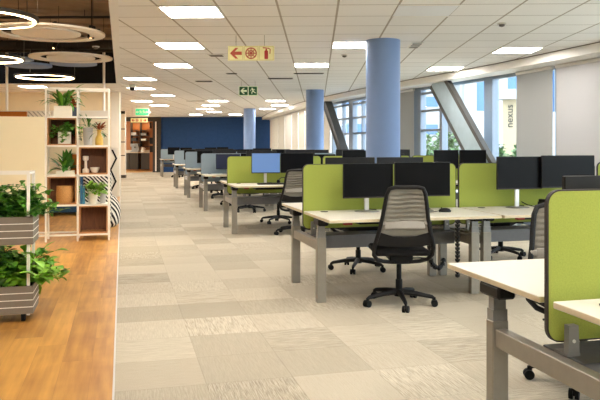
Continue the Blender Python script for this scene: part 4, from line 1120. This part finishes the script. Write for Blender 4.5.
for a, b in zip(zz, zz[1:]): m.prism([(a[0]-.018, a[1]), (a[0]+.018, a[1]), (b[0]+.018, b[1]), (b[0]-.018, b[1])], -.004, -.0005)
m.build('zigzag', M['black2'], t)
MB().b2(-.14, .08, -.1, .14, 0, .02).build('foot', M['whitemetal'], t)

# ------------------------------------------------------------------ planter trolley
PX1, PY0, PY1 = -.655, 5.58, 5.95; PX0 = -1.75
t = thing('planter_trolley', 'two-tier grey slatted planter trolley with white posts at the left edge', 'planter', (PX1, PY0, 0))
def planter_tier(z0, z1):
    x0, x1, y0, y1 = PX0-PX1, 0, 0, PY1-PY0; th = .014
    m = MB().b2(x0, x1, y0, y0+th, z0, z1).b2(x0, x1, y1-th, y1, z0, z1).b2(x1-th, x1, y0+th, y1-th, z0, z1).b2(x0, x0+th, y0+th, y1-th, z0, z1).b2(x0+th, x1-th, y0+th, y1-th, z0, z0+.012)
    b = m.build('trough', M['planter'], t)
    n = 4; g = MB()
    for k in range(1, n):
        z = z0+(z1-z0)*k/n
        g.b2(x0, x1+.002, -.003, .0, z-.003, z+.003).b2(x1, x1+.003, 0, y1, z-.003, z+.003)
    g.build('white_groove', M['whitemetal'], b)
    MB().b2(x0+th, x1-th, y0+th, y1-th, z1-.06, z1-.035).build('soil', M['soil'], b)
planter_tier(.065, .275); planter_tier(.59, .80)
for (x, y) in ((-.036, .03), (-.036, PY1-PY0-.03), (PX0-PX1+.05, .032), (PX0-PX1+.05, PY1-PY0-.032)):
    MB().b2(x-.011, x+.011, y-.011, y+.011, .05, 1.135).build('post', M['whitemetal'], t)
m = MB()
for y in (.03, PY1-PY0-.03): m.b2(PX0-PX1+.05, -.025, y-.010, y+.010, 1.120, 1.140)
for x in (-.036, PX0-PX1+.05): m.b2(x-.010, x+.010, .04, PY1-PY0-.04, 1.120, 1.140)
m.build('top_rail', M['whitemetal'], t)
for x in (-.075, PX0-PX1+.12):
    for y in (.06, PY1-PY0-.06):
        MB().cyl((x-.014, y, .033), (x+.014, y, .033), .033, n=16).b2(x-.016, x+.016, y-.02, y+.02, .045, .062).build('caster', M['black2'], t)
pg = 'plants in the planter trolley'; AZ = (-.45, 3.7)
def tplant(label, x, z, seed, kind, mt, mt2):
    t = thing('trough_plant', label, 'plant', (x, (PY0+PY1)/2+.03, z), 0, pg)
    if kind == 'small':
        trail(t, 64, (.18, .34), .02, .15, mt, seed, .05, dr=(.0, .24), azr=AZ); trail(t, 34, (.16, .34), .02, .14, mt2, seed+1, .045, name='dark_foliage', dr=(.0, .24), azr=AZ)
    else:
        trail(t, 46, (.20, .34), .02, .14, mt, seed, .08, dr=(.0, .26), azr=AZ); trail(t, 24, (.2, .36), .02, .14, mt2, seed+1, .075, name='dark_foliage', dr=(.0, .26), azr=AZ)
        foliage(t, 14, (.26, .38), .11, (.3, 1.4), (.7, 2.0), .12, 0, mt, seed+2, stem=.4, name='long_leaf_foliage', azr=AZ)
    return t
tplant('small-leaved dark green plant at the right end of the upper trough', -.86, .762, 31, 'small', 'leaf2', 'leaf1')
tplant('small-leaved dark green plant further left in the upper trough', -1.16, .762, 33, 'small', 'leaf1', 'leaf2')
tplant('broad bright-leaved plant spilling over the right end of the lower trough', -.86, .237, 35, 'broad', 'leaf3', 'leaf2')
tplant('broad-leaved plant further left in the lower trough', -1.16, .237, 37, 'broad', 'leaf2', 'leaf1')

# ------------------------------------------------------------------ kitchen at the back
def kb(name, label, cat, gx, gy, z=0, group=None): return thing(name, label, cat, G(gx, gy, z), ga, group)
for i, (x0, x1, lab) in enumerate(((-10.15, -9.7, 'dark base cupboard at the left end of the kitchen counter'), (-9.69, -9.24, 'dark base cupboard below the coffee machine'), (-9.1, -8.65, 'dark base cupboard at the right end of the kitchen counter'))):
    t = kb('base_cupboard', lab, 'cupboard', x0, 35.5, 0, 'kitchen base cupboards')
    MB().b2(0, x1-x0-.01, 0, .6, .08, .93).build('carcass', M['kitchdark'], t); MB().b2(.01, x1-x0-.02, -.018, 0, .1, .92).build('door', M['kitchdark'], t)
t = kb('kitchen_worktop', 'pale worktop along the kitchen counter', 'worktop', -10.2, 35.45, .93)
MB().b2(0, 1.6, 0, .7, 0, .05, bev=.005).build('slab', M['kitchtop'], t)
MB().b2(0, 1.6, .68, .7, .05, .15).build('upstand', M['kitchtop'], t)
t = kb('goods_rack', 'black open rack with small goods above the kitchen counter', 'rack', -9.85, 36.2, 1.25)
m = MB()
for z in (0, .3, .58, .86): m.b2(0, 1.05, 0, .35, z, z+.03)
for x in (0, .5, 1.02): m.b2(x, x+.03, 0, .35, 0, 1.28)
m.build('frame', M['kitchdark'], t)
for i, (x, z, w, h, mt, lab) in enumerate(((-9.7, 1.58, .3, .12, 'kitchdark', 'dark crate on the kitchen rack, lower left'), (-9.7, 1.86, .3, .14, 'potgrey', 'grey box on the kitchen rack, middle left'), (-9.17, 1.58, .28, .08, 'potwhite', 'pale box on the kitchen rack, lower right'), (-9.17, 1.86, .28, .10, 'machine', 'steel box on the kitchen rack, middle right'))):
    t = kb('storage_box', lab, 'box', x, 36.35, z-.05+.0, 'boxes on the kitchen rack')
    t.location.z = 1.25+(.33 if z < 1.7 else .61)
    MB().b2(-w/2, w/2, -.12, .12, 0, h).build('body', M[mt], t); MB().b2(-w/2-.005, w/2+.005, -.125, .125, h, h+.015).build('lid', M[mt], t)
t = kb('coffee_machine', 'steel coffee machine on the kitchen counter', 'coffee machine', -9.5, 35.85, .98)
MB().b2(-.2, .2, -.2, .2, 0, .06).b2(-.2, .2, .02, .2, .06, .36).b2(-.2, .2, -.2, .2, .28, .44).build('body', M['machine'], t)
MB().cyl((0, -.08, .22), (0, -.08, .28), .03, n=12).build('spout', M['black'], t)
t = kb('water_jug', 'white jug on the kitchen counter right of the coffee machine', 'jug', -9.08, 35.8, .98)
MB().lathe([(0, 0), (.08, 0), (.09, .1), (.06, .2), (.07, .24), (0, .235)], n=20).build('body', M['potwhite'], t, smooth=True); MB().tube([(.06, 0, .2), (.13, 0, .17), (.12, 0, .08), (.085, 0, .05)], .01, n=6).build('handle', M['potwhite'], t)
t = kb('tall_cabinet', 'dark tall kitchen oven cabinet at the right of the kitchen', 'cabinet', -8.42, 35.0, 0)
MB().b2(-.12, .1, 0, .55, 0, 2.2).build('carcass', M['kitchwood'], t)
for z in (.98, 1.4): MB().b2(-.11, .09, -.015, 0, z, z+.32).build('oven_door', M['black'], t)
for i, (gx, lab) in enumerate(((-9.6, 'small warm downlight over the kitchen rack, left'), (-9.1, 'small warm downlight over the kitchen rack, right'))):
    t = kb('downlight', lab, 'downlight', gx, 36.2, 2.599, 'kitchen downlights')
    MB().cyl((0, 0, -.02), (0, 0, 0), .06, n=18).build('rim', M['lightframe'], t); MB().cyl((0, 0, -.024), (0, 0, -.0205), .045, n=18).build('lamp', M['lampglow'], t)
    ld = bpy.data.lights.new('kitchen_spot', 'AREA'); ld.energy = 9; ld.size = .1; ld.color = (1, .7, .38); lo = bpy.data.objects.new('kitchen_spot', ld); col.objects.link(lo)
    lo.location = G(gx, 36.2, 2.57)

# ------------------------------------------------------------------ daylight
w = bpy.data.worlds.new('sky'); scn.world = w; w.use_nodes = True
nt = w.node_tree; bg = nt.nodes['Background']
sky = nt.nodes.new('ShaderNodeTexSky'); sky.sky_type = 'HOSEK_WILKIE'; sky.turbidity = 4; sky.ground_albedo = .5
sky.sun_direction = Vector((-.5, -.3, .8)).normalized()
mx = nt.nodes.new('ShaderNodeMix'); mx.data_type = 'RGBA'; mx.inputs[0].default_value = .75
nt.links.new(sky.outputs[0], mx.inputs[6]); mx.inputs[7].default_value = (.92, .97, 1, 1)
nt.links.new(mx.outputs[2], bg.inputs[0]); bg.inputs[1].default_value = 6.5
